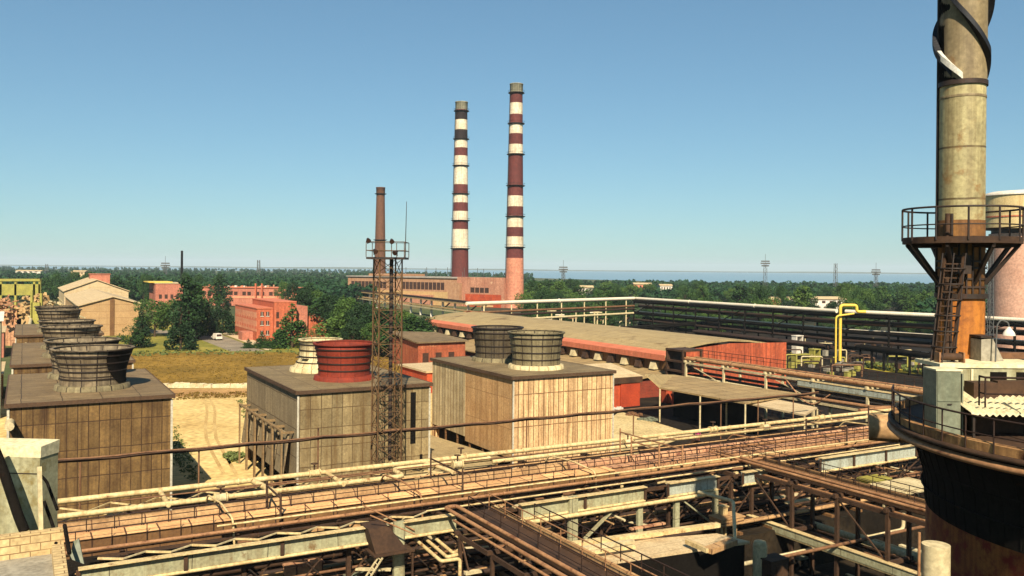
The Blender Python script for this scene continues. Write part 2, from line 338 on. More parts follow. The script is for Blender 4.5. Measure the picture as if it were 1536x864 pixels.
# ------------------------------------------------------------------ setting: ground, water, roads
RO = P(90, 752, 3.5); RO = Vector((RO.x, RO.y, 0))          # the main pipe rack's own origin (u along, v across away from us)
def R(u, v, z): return GP(RO, u, v, z)
PU0, PU1, PV0, PV1, PZ = 38, 100, -62, -16.2, -5.2            # sunken yard in front of the rack
def floor_at(p):
    d = Vector((p[0], p[1], 0))-RO; return PZ if PU0 < d.dot(U) < PU1 and PV0 < d.dot(V) < PV1 else G0
b = MB(); q = [R(PU0, PV0, G0), R(PU1, PV0, G0), R(PU1, PV1, G0), R(PU0, PV1, G0)]
o = [Vector((0, -300, G0)), Vector((20000, -300, G0)), Vector((20000, 21000, G0)), Vector((-20000, 21000, G0)), Vector((-20000, -300, G0))]
b.face([o[0], o[1], q[1], q[0]]); b.face([o[1], o[2], q[2], q[1]]); b.face([o[2], o[3], q[3], q[2]]); b.face([o[3], o[4], q[0], q[3]]); b.face([o[4], o[0], q[0]])
b.build('ground', g_earth, kind='structure')
b = MB(); pf_ = [Vector((p.x, p.y, PZ)) for p in q]; b.face(pf_)
for i in range(4): j = (i+1) % 4; b.face([q[i], q[j], pf_[j], pf_[i]])
b.build('sunken_yard', g_oilshade, kind='structure')
wm = bpy.data.materials.new('estuary_water'); wm.use_nodes = True
wb = wm.node_tree.nodes['Principled BSDF']; wb.inputs['Base Color'].default_value = (.15, .24, .28, 1); wb.inputs['Roughness'].default_value = .35
wn = wm.node_tree.nodes.new('ShaderNodeTexNoise'); wn.inputs['Scale'].default_value = .02; wn.inputs['Detail'].default_value = 6
wtc = wm.node_tree.nodes.new('ShaderNodeTexCoord'); wm.node_tree.links.new(wtc.outputs['Object'], wn.inputs['Vector'])
wbp = wm.node_tree.nodes.new('ShaderNodeBump'); wbp.inputs['Strength'].default_value = .06; wbp.inputs['Distance'].default_value = 2
wm.node_tree.links.new(wn.outputs['Fac'], wbp.inputs['Height']); wm.node_tree.links.new(wbp.outputs[0], wb.inputs['Normal'])
sheet('water', [(-9000, 5200), (-900, 3600), (300, 1500), (1100, 1250), (9000, 1400), (14000, 9000), (-14000, 9000)], wm, .3)
b = MB()
hp = []
for i in range(81):
    x = -15000+i*375; hp.append((x, 9000+400*math.sin(i*.7), 6+9*(.5+.5*math.sin(i*.37+1))+4*math.sin(i*1.3)))
for i in range(80):
    a, c = hp[i], hp[i+1]
    b.face([(a[0], a[1], G0), (c[0], c[1], G0), (c[0], c[1]+900, G0+c[2]), (a[0], a[1]+900, G0+a[2])])
    b.face([(a[0], a[1]+900, G0+a[2]), (c[0], c[1]+900, G0+c[2]), (c[0], c[1]+4000, G0), (a[0], a[1]+4000, G0)])
b.build('hills', g_earth, kind='structure')

sheet('yard', [R(-90, 18.5, 0), R(150, 18.5, 0), R(150, PV1, 0), R(-90, PV1, 0)], g_oilshade, .004)
sheet('near_yard', [R(-90, PV1, 0), R(PU0, PV1, 0), R(PU0, -90, 0), R(-90, -90, 0)], g_oilshade, .004)
sheet('dark_yard', [R(68, 18.6, 0), R(260, 18.6, 0), R(260, 190, 0), R(68, 190, 0)], g_oilshade, .004)
sheet('scrub', [(-30, 262), (10, 280), (48, 312), (96, 215), (330, 260), (420, 640), (0, 640)], g_dark, .003)
sheet('shade_floor', [gp(985, 612), gp(1004, 640), gp(1115, 664), gp(1330, 640), gp(1240, 600), gp(1030, 588)], g_oilshade, .02)  # dark sheet that paints in the shade under the canopies
sheet('sand', [R(-60, 18.7, 0), R(67.9, 18.7, 0), R(67.9, 92, 0), R(-60, 92, 0)], g_sand, .006)
sheet('track', [gp(180, 598), gp(420, 592), gp(700, 588), gp(700, 581), gp(420, 583), gp(180, 584)], g_track, .010)
sheet('field', [gp(170, 584), gp(700, 580), gp(660, 531), gp(470, 529), gp(300, 528), gp(165, 532)], g_field, .014)
sheet('lawn', [gp(165, 532), gp(300, 528), gp(470, 529), gp(660, 531), gp(640, 492), gp(500, 480), gp(150, 482)], g_lawn, .010)
sheet('road', [gp(345, 527), gp(398, 527), gp(318, 497), gp(290, 497), gp(150, 492), gp(150, 496), gp(285, 503)], g_road, .018)
sheet('pavement', [gp(402, 527), gp(412, 522), gp(345, 498), gp(325, 498)], M('pale_paving', S(214, 190, 150), S(190, 166, 124)), .12)
sheet('weeds', [gp(1286, 551), gp(1330, 558), gp(1388, 562), gp(1392, 554), gp(1340, 549), gp(1300, 546)], g_ygrass, .02)
sheet('green_patch', [gp(333, 684), gp(340, 690), gp(344, 697), gp(352, 690), gp(362, 688), gp(369, 683), gp(358, 680), gp(346, 681)], g_lawn, .012)

g_tyre = groundmat('tyre_track', [S(176, 142, 86), S(194, 160, 100), S(210, 178, 116)], .2)
for k, (a, c) in enumerate((((300, 590), (330, 712)), ((309, 590), (349, 712)), ((640, 590), (1000, 640)))):
    A_, C_ = gp(*a), gp(*c); n_ = Vector((-(C_-A_).y, (C_-A_).x, 0)).normalized(); pts_ = []
    for i in range(13): pts_.append(A_.lerp(C_, i/12)+n_*(.5*math.sin(i*.6)+rnd.uniform(-.06, .06)))
    b = MB()
    for p, q in zip(pts_[:-1], pts_[1:]): b.face([p-n_*.2+Z*.012, q-n_*.2+Z*.012, q+n_*.2+Z*.012, p+n_*.2+Z*.012] if (q-p).cross(n_).z > 0 else [p+n_*.2+Z*.012, q+n_*.2+Z*.012, q-n_*.2+Z*.012, p-n_*.2+Z*.012])
    b.build('wheel_track', g_tyre, kind='structure')
# rubble row between field and track
m_rubble = M('white_rubble', S(226, 212, 176), S(196, 174, 128))
for a_, b_, lab in ((246, 312, 'longer row of broken white kerb stones along the field edge'), (318, 370, 'shorter row of broken white kerb stones along the field edge')):
    b = MB()
    x = a_
    while x < b_:
        p = P(x, 581.5, G0); r = .35+.35*rnd.random()
        q = [p+Vector((rnd.uniform(-.1, .1)+sx*r*1.3, rnd.uniform(-.1, .1)+sy*r*.8, sz*r*rnd.uniform(.8, 1.5))) for sz in (0, 1) for sx, sy in ((-1, -1), (1, -1), (1, 1), (-1, 1))]
        b.hexa(q); x += rnd.uniform(3, 7)
    b.build('rubble_row', m_rubble, label=lab, cat='rubble')

hz = MB().box(-20500, 20500, -600, 21500, -2.6, 160); hm = bpy.data.materials.new('haze_air'); hm.use_nodes = True
hm.node_tree.nodes.remove(hm.node_tree.nodes['Principled BSDF']); hv = hm.node_tree.nodes.new('ShaderNodeVolumePrincipled')
hv.inputs['Color'].default_value = (.80, .93, 1.0, 1); hv.inputs['Density'].default_value = HAZE; hv.inputs['Anisotropy'].default_value = 0
hm.node_tree.links.new(hv.outputs[0], hm.node_tree.nodes['Material Output'].inputs['Volume'])
hz.build('haze', hm, kind='stuff')

# ------------------------------------------------------------------ cooling towers
CELL_H = 8.5
def fan_stack(parent, c, rt, rb, h, mats, skirt, kind, label=None):
    """a tapered wooden fan stack with hoops, standing on a skirt; a part of its cooling tower"""
    prof = [(rb, 0), (rb*.985, h*.18), (rb*1.02, h*.45), (rb+(rt-rb)*.55, h*.75), (rt, h), (rt-.12, h), (rb+(rt-rb)*.5-.14, h*.7), (rb-.14, h*.3)]
    if kind == 'cone': prof = [(rb, 0), (rt*1.0, h*.32), (rt*.97, h*.98), (rt*1.05, h), (rt-.12, h), (rt-.2, h*.4)]
    cc = Vector(c)
    fs = MB().lathe(cc+Z*.45, prof, 40).build('fan_stack', mats, parent)
    if label: fs['label'] = label
    for k, t in enumerate((.18, .4, .63, .84)):
        r = np.interp(t*h, [p[1] for p in prof[:5]] if kind != 'cone' else [p[1] for p in prof[:4]], [p[0] for p in prof[:5]] if kind != 'cone' else [p[0] for p in prof[:4]])
        MB().lathe(cc+Z*(.45+t*h), [(r-.02, -.06), (r+.07, -.06), (r+.07, .06), (r-.02, .06)], 40, False).build('hoop', m_hoop, fs)
    MB().lathe(cc+Z*(.45+h), [(rt-.16, -.08), (rt+.14, -.08), (rt+.14, .06), (rt-.16, .06), (rt-.16, -.08)], 40, False).build('rim', mats if kind != 'dark' else m_hoop, fs)
    MB().lathe(cc, [(rb+.45, 0), (rb+.36, .42), (rb+.02, .47)], 40).build('skirt', skirt, fs)
    fb = MB()
    for k in range(6):
        a = k*math.pi/3; d = Vector((math.cos(a), math.sin(a), 0)); n = Vector((-d.y, d.x, 0))
        fb.hexa([cc+Z*(.5+h*.3)+d*r_+n*w_+Z*z_ for z_ in (0, .06) for r_, w_ in ((.2, -.2), (rb*.9, -.45), (rb*.9, .45), (.2, .2))])
    fb.lathe(cc+Z*(.5+h*.3), [(.0, -.2), (.4, -.2), (.4, .3), (0, .3)], 12).build('fan_blades', m_blackmet, fs)
def cooling_tower(o, W, L, fans, wm_f, wm_s, roofm, label, group='cooling towers of the plant', trim=m_trimdk, inlet=True, near_s=None):
    base = GP(o, 0, 0, G0)
    t = thing('cooling_tower', label, 'cooling tower', base, group)
    H = CELL_H
    zb = .55 if inlet else G0
    b = MB()
    b.gbox(o, .0, W, 0, .25, G0, H); front = b.build('front_wall', wm_f, t)
    if near_s:
        MB().gbox(o, 0, .25, .252, 11.2, zb-.5, H).build('side_wall', near_s, t); MB().gbox(o, -.02, .25, 11.203, L-.252, zb, H).build('side_wall', wm_s, t)
    else: MB().gbox(o, 0, .25, .252, L-.252, zb, H).build('side_wall', wm_s, t)
    b = MB(); b.gbox(o, W-.25, W, .252, L-.252, zb, H); b.build('side_wall', wm_s, t)
    MB().gbox(o, 0, W, L-.25, L, G0, H).build('back_wall', wm_f, t)
    MB().gbox(o, .9, W-.9, .3, L-.3, G0, .5).build('basin', m_black, t)  # blackened so that the shade in the inlet is part of its colour
    n = 7
    for i in range(n):
        v = .5+(L-1)*i/(n-1)
        for u in (.06, W-.24): MB().gbox(o, u, u+.18, v-.1, v+.1, G0, zb+.002).build('inlet_post', m_deckdk, t)
    rf = MB().gbox(o, -.15, W+.15, -.15, L+.15, H+.002, H+.22).build('roof', roofm, t)
    e = MB()
    e.gbox(o, -.25, W+.25, -.27, -.153, H-.1, H+.235); e.gbox(o, -.25, W+.25, L+.153, L+.27, H-.1, H+.235)
    e.gbox(o, -.27, -.153, -.15, L+.15, H-.1, H+.235); e.gbox(o, W+.153, W+.27, -.15, L+.15, H-.1, H+.235)
    e.build('roof_edge', trim, rf)
    for u in (-.08, W-.10): MB().gbox(o, u, u+.18, -.08, -.004, G0, H-.2).build('corner_trim', m_trimpale, t)
    for f in fans: fan_stack(t, GP(o, f[0], f[1], H+.22), *f[2:])
    return t
def shell(name, parent, c, prof, a0, a1, mat, n=24, wob=4, seed=1):
    """thin dark coat on part of a round shaft: profile rows are (radius, z, start shift, end shift) in degrees"""
    b = MB(); rows = []; rq = random.Random(seed)
    for r, z, s0, s1 in prof:
        s0 += rq.uniform(-wob, wob); s1 += rq.uniform(-wob, wob)
        rows.append([Vector(c)+Vector((r*math.cos(rad(a0+s0+(a1+s1-a0-s0)*i/n)), r*math.sin(rad(a0+s0+(a1+s1-a0-s0)*i/n)), z)) for i in range(n+1)])
    for q, w_ in zip(rows[:-1], rows[1:]):
        for i in range(n): b.face([q[i], q[i+1], w_[i+1], w_[i]], smooth=True)
    return b.build(name, mat, parent)
# tower with the red fan stack (middle)
o2 = P(447, 590, CELL_H)
t2 = cooling_tower(o2, 13, 20.5, [(6.5, 6.5, 3.0, 2.6, 3.15, m_red, m_red, 'flare', 'red painted fan stack'), (6.5, 14.6, 2.25, 2.85, 2.9, m_stavewh, m_stavewh, 'cone', 'cream conical fan stack')],
    m_board, m_board_gr, m_felt, 'grey panelled cooling tower with one red and one cream fan stack on its roof')
MB().gbox(o2, 11.0, 11.55, -.006, -.002, 2.9, 7.9).build('open_slot', m_black, t2)
MB().gbox(o2, 12.0, 12.3, -.006, -.002, -1.2, 1.8).build('open_slot', m_black, t2)
# inlet hoods down its left side
for i in range(5):
    v0 = 1.2+i*3.55
    h = MB(); h.hexa([GP(o2, *c) for c in ((-1.0, v0+.2, .9), (-.88, v0+.2, .9), (-.88, v0+3.1, .9), (-1.0, v0+3.1, .9), (-.5, v0+.2, 4.6), (-.35, v0+.2, 4.6), (-.35, v0+3.1, 4.6), (-.5, v0+3.1, 4.6))])
    hd = h.build('inlet_hood', m_board_gr, t2)
    h = MB()
    for v in (v0, v0+3.3): h.gbox(o2, -1.22, -1.06, v-.09, v+.09, G0, 4.7)
    for v in (v0, v0+3.3): h.gbox(o2, -1.22, 0, v-.08, v+.08, 4.702, 4.88)
    h.gbox(o2, -1.24, -1.02, v0, v0+3.3, 4.882, 5.02); h.build('hood_frame', m_timber, hd)
# tan tower (right)
o3 = P(770, 568, CELL_H)
t3 = cooling_tower(o3, 12.8, 20.5, [(6.3, 5.9, 3.15, 2.75, 3.6, m_stave, m_stavewh, 'flare', 'grey flared fan stack with pale lower band'), (6.1, 14.8, 3.1, 2.7, 3.6, m_stavegr, m_stave, 'dark', 'dark sooty fan stack')],
    m_slat, m_slat2, m_felt, 'tan vertical board cooling tower with two grey fan stacks side by side', near_s=m_side3)
# brown row (left)
o1 = P(12, 610, CELL_H); 
FA = (3.4, 2.75, 3.2, m_stavedk, m_stave, 'flare')
t1 = cooling_tower(o1, 12.4, 21, [(6.6, 7.2)+FA, (6.3, 17.0)+FA], m_wood, m_wood, m_feltdk, 'nearest brown board cooling tower of the left row with two weathered fan stacks')
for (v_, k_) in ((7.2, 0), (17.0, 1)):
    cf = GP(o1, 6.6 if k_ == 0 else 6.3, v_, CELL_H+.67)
    shell('dark_coat', t1, cf, [(2.80, .1, 24, 0), (2.78, .6, 16, 0), (2.83, 1.2, 6, 0), (2.88, 1.5, 0, 0), (3.14, 2.4, -2, 0), (3.43, 3.15, -4, 0)], -42, 75, m_black, seed=k_)  # black coat over one flank, wider towards the rim
cooling_tower(o1+V*31, 12.4, 30, [(6.2, 8)+FA, (6.2, 20)+FA], m_wood, m_wood, m_feltdk, 'middle cooling tower of the left row just behind the nearest brown one')
cooling_tower(o1+V*77, 12.4, 28, [(6.2, 6)+FA, (6.2, 19)+FA], m_wood, m_wood, m_feltdk, 'farthest cooling tower of the left row in front of the pale gabled hall')

# ------------------------------------------------------------------ buildings
def windows(parent, a, d, n, wd, gap, z0, z1, mat=m_glassdk, name='window', frame=None):
    """row of n window parts on a wall from point a along unit d, standing 3 cm proud"""
    nrm = Vector((d.y, -d.x, 0))
    for i in range(n):
        p = a+d*(i*(wd+gap)); q = p+d*wd
        b = MB(); b.hexa([p+nrm*.002+Z*z0, q+nrm*.002+Z*z0, q-nrm*.1+Z*z0, p-nrm*.1+Z*z0, p+nrm*.03+Z*z1, q+nrm*.03+Z*z1, q-nrm*.1+Z*z1, p-nrm*.1+Z*z1])
        wn_ = b.build(name, mat, parent)
        if frame:
            f = MB(); f.bar(p+nrm*.06+Z*(z0+z1)/2+d*wd/2-Z*(z1-z0)/2, p+nrm*.06+Z*(z0+z1)/2+d*wd/2+Z*(z1-z0)/2, .08, .06)
            f.bar(p+nrm*.09+Z*z0-d*.1, q+nrm*.09+Z*z0+d*.1, .16, .12); f.build('frame', frame, wn_)
def gable_hall(name, label, o, W, L, ze, zr, wallm, roofm, ur=None):
    t = thing(name, label, 'hall', GP(o, W/2, L/2, G0)); ur = ur or W/2
    b = MB()
    for v in (0, L):
        pts = [GP(o, 0, v, G0), GP(o, W, v, G0), GP(o, W, v, ze), GP(o, ur, v, zr), GP(o, 0, v, ze)]
        b.face(pts if v == 0 else pts[::-1])
    b.face([GP(o, 0, L, G0), GP(o, 0, 0, G0), GP(o, 0, 0, ze), GP(o, 0, L, ze)]); b.face([GP(o, W, 0, G0), GP(o, W, L, G0), GP(o, W, L, ze), GP(o, W, 0, ze)])
    b.build('wall', wallm, t)
    for u0, z0, u1, z1 in ((-.5, ze-.5*(zr-ze)/ur, ur, zr), (ur, zr, W+.5, ze-.5*(zr-ze)/(W-ur))):
        MB().hexa([GP(o, u, v, z+dz) for dz in (.02, .3) for u, v, z in ((u0, -.6, z0), (u1, -.6, z1), (u1, L+.6, z1), (u0, L+.6, z0))]).build('roof_slope', roofm, t)
    return t
oh = P(118, 505, G0); 
h1 = gable_hall('gabled_hall', 'tan gabled hall with pale sheet roof behind the left cooling towers', oh, 18.5, 95, 7.6, 10.2, m_hallwall, m_roofpale)
MB().gbox(oh, 8.4, 9.6, -.25, -.01, G0, 9.6).build('pilaster', m_deckdk, h1)
oh2 = D(96, 470, 352); h2 = gable_hall('clerestory_hall', 'farther tan hall with a raised pale roof beyond the gabled hall', oh2, 24, 60, 9.0, 13.6, m_roofpale, m_roofpale, ur=12)
MB().gbox(oh2, 24.02, 24.1, 3, 50, 5.4, 8.6).build('shaded_opening', m_glassdk, h2)
def block(name, label, cat, o, W, L, z1, wallm, roofm, par=.5, z0=G0):
    t = thing(name, label, cat, GP(o, W/2, L/2, z0))
    MB().gbox(o, 0, W, 0, L, z0, z1).build('wall', wallm, t)
    r = MB(); r.gbox(o, -.3, W+.3, -.3, L+.3, z1+.003, z1+.3); r.build('roof', roofm, t)
    return t
bt = block('tower_block', 'plain pink tower block rising behind the tan halls', 'building', D(135, 440, 385), 8, 9, 15.6, m_pink, m_pink)
windows(bt, GP(D(135, 440, 385), 1, -.0, 0), U, 3, 1.2, 1.1, 8, 10)
opk = D(233, 450, 398)
pk = block('pink_building', 'pink two storey building with yellow canopy edge behind the poplars', 'building', opk, 12, 22, 11.5, m_pink, m_roofpale)
MB().gbox(opk, -2.5, 8, 4, 23, 11.85, 12.3).build('canopy', m_yellow, pk)
windows(pk, GP(opk, 1.5, 0, 0), U, 4, 1.3, 1.2, 4.5, 6.5); windows(pk, GP(opk, 0, 20, 0), -V, 4, 2, 2.5, 6.6, 8.6)
olr = D(296, 460, 470)
lr = thing('long_red_building', 'long low red brick workshop behind the poplars with cluttered roof', 'building', olr)
MB().hexa([olr+Vector(c) for c in ((0, 0, -25), (46, -6, -25), (46, 14, -25), (0, 20, -25), (0, 0, 0), (46, -6, 0), (46, 14, 0), (0, 20, 0))])
b = MB(); zt = D(296, 431, 470).z
X = Vector((1, -.12, 0)).normalized(); Yv = Vector((.12, 1, 0)).normalized()
def xb(b, o, x0, x1, y0, y1, z0, z1): 
    o = Vector((o.x, o.y, 0)); b.hexa([o+X*x+Yv*y+Z*z for z in (z0, z1) for x, y in ((x0, y0), (x1, y0), (x1, y1), (x0, y1))]); return b
xb(MB(), olr, 0, 56, 0, 18, G0, zt).build('wall', m_pink, lr)
xb(MB(), olr, 20, 56, -.12, -.01, zt-5.5, zt-4.4).build('cornice', m_palepink, lr)
rf = xb(MB(), olr, -.5, 56.5, -.5, 18.5, zt+.003, zt+.4).build('roof', m_fascia, lr)
for i in range(26):
    x = rnd.uniform(0, 54); s_ = rnd.uniform(.5, 1.4); b = MB(); xb(b, olr, x, x+s_, 1, 1+s_, zt+.42, zt+.4+rnd.uniform(.5, 1.6)); b.build('roof_vent', rnd.choice([m_palepink, m_white, m_brown]), rf)
for i in range(7): windows(lr, Vector((olr.x, olr.y, 0))+X*(3+i*7.5), X, 2, 2., .8, zt-4, zt-2)
for x in (33, 36.5, 50, 54): xb(MB(), olr, x, x+.8, -1.4, -.6, G0, zt+2.5).build('buttress', m_orange, lr)
# red office
oo = P(385, 512, G0)
of = thing('office_building', 'orange red three storey office with pale banded side beside the road', 'building', oo)
MB().gbox(oo, .0, 4.6, 0, 29, G0, 7.75).build('wall', m_orange, of)
MB().gbox(oo, -.06, -.003, .2, 28.8, 1.2, 7.6).build('banded_wall', m_palepink, of)
MB().gbox(oo, -.2, 4.58, -.2, 29.2, 7.753, 8.05).build('roof', m_fascia, of)
MB().gbox(oo, 4.62, 11, -1.2, 26, G0, 9.6).build('stair_block', m_orange, of)
MB().gbox(oo, 4.5, 11.1, -1.3, 26.1, 9.603, 9.85).build('roof', m_fascia, of)
MB().gbox(oo, 11.02, 15.5, 3, 22, G0, 8.2).build('wing', m_pink, of)
MB().gbox(oo, 15.52, 22, 5, 20, G0, 5.0).build('low_wing', m_orange, of)
for z in (0.2, 3, 5.6): windows(of, GP(oo, 1, -.003, 0), U, 2, .9, .7, z, z+1.3, frame=m_white)
for z in (-.2, 2.4, 5): windows(of, GP(oo, 5.2, -1.203, 0), U, 1, .8, .7, z, z+1.8)
for z in (1.9, 4.6):
    windows(of, GP(oo, -.063, 27, 0), -V, 8, 1.4, 1.9, z, z+1.1, mat=m_palepink)
MB().gbox(oo, -3.2, -.1, 4, 9, G0, 1.0).build('porch', m_pink, of)

# power station
A0, A1 = D(522, 413, 540), D(758, 416, 470); zt = 14.8
X = (A1-A0); X.z = 0; SL = X.length; X.normalize(); Yv = Vector((-X.y, X.x, 0))
ps = thing('power_station', 'long brown power station with window strips below the striped chimneys', 'building', Vector((A0.x, A0.y, G0)))
A0.z = 0
xb(MB(), A0, 0, SL*.73, 0, 30, G0, zt-.8).build('turbine_hall', m_brown, ps)
m_dusty = M('dusty_pink_render', S(204, 148, 116), S(170, 112, 86), ns=.15, streak=(S(124, 80, 62), .8), rust=(S(214, 172, 134), .6, .2))
xb(MB(), A0, SL*.731, SL, -1.2, 6, G0, zt).build('boiler_house', m_dusty, ps)
xb(MB(), A0, SL*.69, SL*.76, -3.5, -1.25, G0, zt-3.2).build('stair_annex', m_brown, ps)
xb(MB(), A0, SL*.40, SL*.60, -5.5, -3.02, G0, 4.2).build('pump_annex', m_dusty, ps)
xb(MB(), A0, SL*.1, SL*.3, -6, -3.02, G0, 3.6).build('pump_annex', m_sandstone, ps)
xb(MB(), A0, SL*.78, SL*.985, -1.24, -1.203, G0, 5.5).build('red_wall', m_redwall, ps)
rf = xb(MB(), A0, -.6, SL*.73, -.8, 30.5, zt-.797, zt-.2).build('roof', M('grey_station_roof', S(176, 170, 158), S(140, 130, 116)), ps)
xb(MB(), A0, 12, SL*.35, 6, 24, zt-.197, zt+1.2).build('roof_lantern', m_brown, rf)
xb(MB(), A0, -4, SL*.7, -3, -.82, G0, 6.2).build('lean_to', m_sandstone, ps)
a = A0+X*3-Yv*.003; windows(ps, a, X, 10, 2.6, .4, 7.3, 11.3)
a = A0+X*(SL*.375)-Yv*.003; windows(ps, a, X, 11, 2.6, .4, 7.2, 11.5)
a = A0+X*(SL*.81)-Yv*1.203; windows(ps, a, X, 4, 2.8, .5, 6.3, 9.2)
for i in range(16):
    x = rnd.uniform(SL*.3, SL*.95); hgt = rnd.uniform(2, 5.5)
    MB().tube([A0+X*x+Yv*8+Z*(zt-.8), A0+X*x+Yv*8+Z*(zt+hgt)], .16, 5).build('roof_mast', m_mastfar, ps)

def chimney(name, label, px_t, px_b, py_t, Y, r_t, r_b, bands, rings, cap_to, ladder=True):
    top = D(px_t, py_t, Y); bx = D(px_b, 450, Y).x
    c = Vector((top.x*.5+bx*.5, Y, 0)); Ht = top.z-G0
    t = thing(name, label, 'chimney', Vector((c.x, c.y, G0)))
    zof = lambda py: D(px_t, py, Y).z
    rad_ = lambda z: r_b+(r_t-r_b)*((z-G0)/Ht)
    b = MB(); mats = []
    edges = [(zof(y0), zof(y1), mm) for y0, y1, mm in bands]
    for z1, z0, mm in edges:
        if mm not in mats: mats.append(mm)
        b.cur = mats.index(mm); z0 = max(z0, G0)
        b.lathe(c, [(rad_(z0), z0), (rad_(z1), z1)], 28)
    b.build('shaft', mats, t)
    zc = zof(cap_to); zt_ = top.z
    MB().lathe(c, [(rad_(zc)+.02, zc), (r_t+.25, zc+.3), (r_t+.3, zt_-.5), (r_t+.45, zt_-.4), (r_t+.45, zt_), (r_t-.5, zt_), (r_t-.6, zc)], 28, True).build('cap', m_chcap if ladder else m_brick, t)
    for y in rings:
        z = zof(y); r = rad_(z)
        g = MB().lathe(c, [(r, z-.5), (r+1.1, z), (r+1.1, z+.25), (r, z+.25)], 24, False).build('gallery', m_hoop, t)
        if ladder:
            MB().lathe(c, [(r+1.05, z+1.2), (r+1.12, z+1.2), (r+1.12, z+1.32), (r+1.05, z+1.32), (r+1.05, z+1.2)], 24, False).build('gallery_rail', m_hoop, g)
    if ladder:
        lb = MB(); d = Vector((-.95, -.3, 0)).normalized(); n = Vector((-d.y, d.x, 0))
        for s_ in (-.35, .35): lb.bar(c+d*(r_b+.3)+n*s_+Z*12, c+d*(r_t+.3)+n*s_+Z*(zt_-4), .14)
        lb.build('ladder', m_hoop, t)
    return t
Wt, Rd, Bk, Pk = m_chwhite, m_chred, m_chblack, m_chpink
chimney('striped_chimney', 'shorter brown and white striped chimney with sooty top', 693, 689, 153, 520, 3.45, 5.4,
    [(153,167,Rd),(167,180,Bk),(180,195,Wt),(195,209,Bk),(209,222,Wt),(222,234,Rd),(234,277,Wt),(277,291,Rd),(291,304,Wt),(304,317,Rd),(317,331,Wt),(331,344,Rd),(344,373,Wt),(373,470,Rd)],
    (167, 209, 249, 291, 331, 373), 165)
chimney('striped_chimney', 'taller brown and white striped chimney on a pink brick base', 775.5, 771, 126, 472, 3.3, 5.1,
    [(126,140,Rd),(140,155,Rd),(155,172,Wt),(172,186,Rd),(186,201,Wt),(201,217,Rd),(217,232,Wt),(232,294,Rd),(294,310,Wt),(310,324,Rd),(324,341,Wt),(341,355,Rd),(355,371,Wt),(371,387,Rd),(387,480,Pk)],
    (140, 186, 232, 279, 325, 371), 139)
chimney('brick_chimney', 'old tapering brown brick chimney behind the floodlight mast', 571, 569.5, 281, 560, 2.6, 4.1, [(281, 470, m_brick)], (291, 360), 290, ladder=False)
bs = MB(); p = D(273, 376, 620); bs.tube([Vector((p.x, p.y, G0)), p], [1.0, .8], 10); bs.build('thin_chimney', m_black, label='thin black steel chimney standing alone at the left', cat='chimney')

# long shed with olive roof
oS = P(1003, 521, 6.8); oS = Vector((oS.x, oS.y, 0)); SW, SLn = 28, 104
sh = thing('long_shed', 'very long shed with olive roof, pink fascia and red end wall', 'shed', GP(oS, SW/2, SLn/2, G0))
b = MB(); b.face([GP(oS, *c) for c in ((SW, SLn, G0), (0, SLn, G0), (0, SLn, 5.3), (SW/2, SLn, 7.9), (SW, SLn, 5.3))]); b.build('end_wall', m_redwall, sh)
b = MB(); b.face([GP(oS, *c) for c in ((0, 0, G0), (SW, 0, G0), (SW, 0, 6.7), (SW/2, 0, 7.0), (0, 0, 6.0))]); b.build('end_wall', M('red_sheet_wall', S(204, 100, 60), S(156, 70, 44), ns=.22, panel=(1.1, 30., .04, S(110, 46, 26), .12), streak=(S(104, 52, 34), .9), rust=(S(206, 128, 88), .6, .4)), sh)
MB().gbox(oS, .4, .6, .1, SLn, 2.5, 5.2).build('clerestory', m_deckdk, sh)
MB().gbox(oS, SW-.5, SW-.3, .1, SLn, G0, 5.0).build('side_wall', m_redwall, sh)
pr = [(-.5, 5.35), (4, 6.7), (9, 7.35), (14, 7.65), (19, 7.35), (24, 6.7), (28.3, 5.5)]
rb_ = MB()
for i in range(6):
    (u0, z0), (u1, z1) = pr[i], pr[i+1]
    rb_.face([GP(oS, u0, .3, z0), GP(oS, u1, .3, z1), GP(oS, u1, SLn+.5, z1), GP(oS, u0, SLn+.5, z0)], smooth=True)
    rb_.face([GP(oS, u0, .3, z0), GP(oS, u0, .3, z0-.3), GP(oS, u1, .3, z1-.3), GP(oS, u1, .3, z1)])
rb_.build('roof', m_roofolive, sh)
MB().hexa([GP(oS, u, v, z) for dz in (0, .03) for u, v, z in ((-.5, .3, 5.36+dz), (1.3, .3, 5.9+dz), (1.3, SLn+.5, 5.9+dz), (-.5, SLn+.5, 5.36+dz))]).build('eave_band', m_fascia, sh)
MB().gbox(oS, -.62, -.5, .3, SLn+.5, 4.45, 5.42).build('fascia', m_fascia, sh)
fb = MB()
for i in range(6):
    (u0, z0), (u1, z1) = pr[i], pr[i+1]
    fb.face([GP(oS, u1, SLn+.52, z1), GP(oS, u0, SLn+.52, z0), GP(oS, u0, SLn+.52, z0-1.), GP(oS, u1, SLn+.52, z1-1.)])
fb.build('end_fascia', m_fascia, sh)
# ventilator hoods along the clerestory
for i in range(24):
    v = 3+i*4.2; h = MB(); h.hexa([GP(oS, *c) for c in ((-.7, v, 2.75), (.38, v, 2.75), (.38, v+1.5, 2.75), (-.7, v+1.5, 2.75), (-.3, v, 4.0), (.38, v, 4.0), (.38, v+1.5, 4.0), (-.3, v+1.5, 4.0))])
    h.build('vent_hood', m_concrete if i % 2 == 0 else m_rustdk, sh)
MB().hexa([GP(oS, *c) for c in ((-9, 0, 1.3), (.38, 0, 2.4), (.38, 74, 2.4), (-9, 74, 1.3), (-9, 0, 1.5), (.38, 0, 2.6), (.38, 74, 2.6), (-9, 74, 1.5))]).build('lean_to_roof', m_rooftile, sh)
MB().gbox(oS, -8.5, .38, .3, 73.5, G0, 1.25).build('lean_to_wall', m_redbrick, sh)
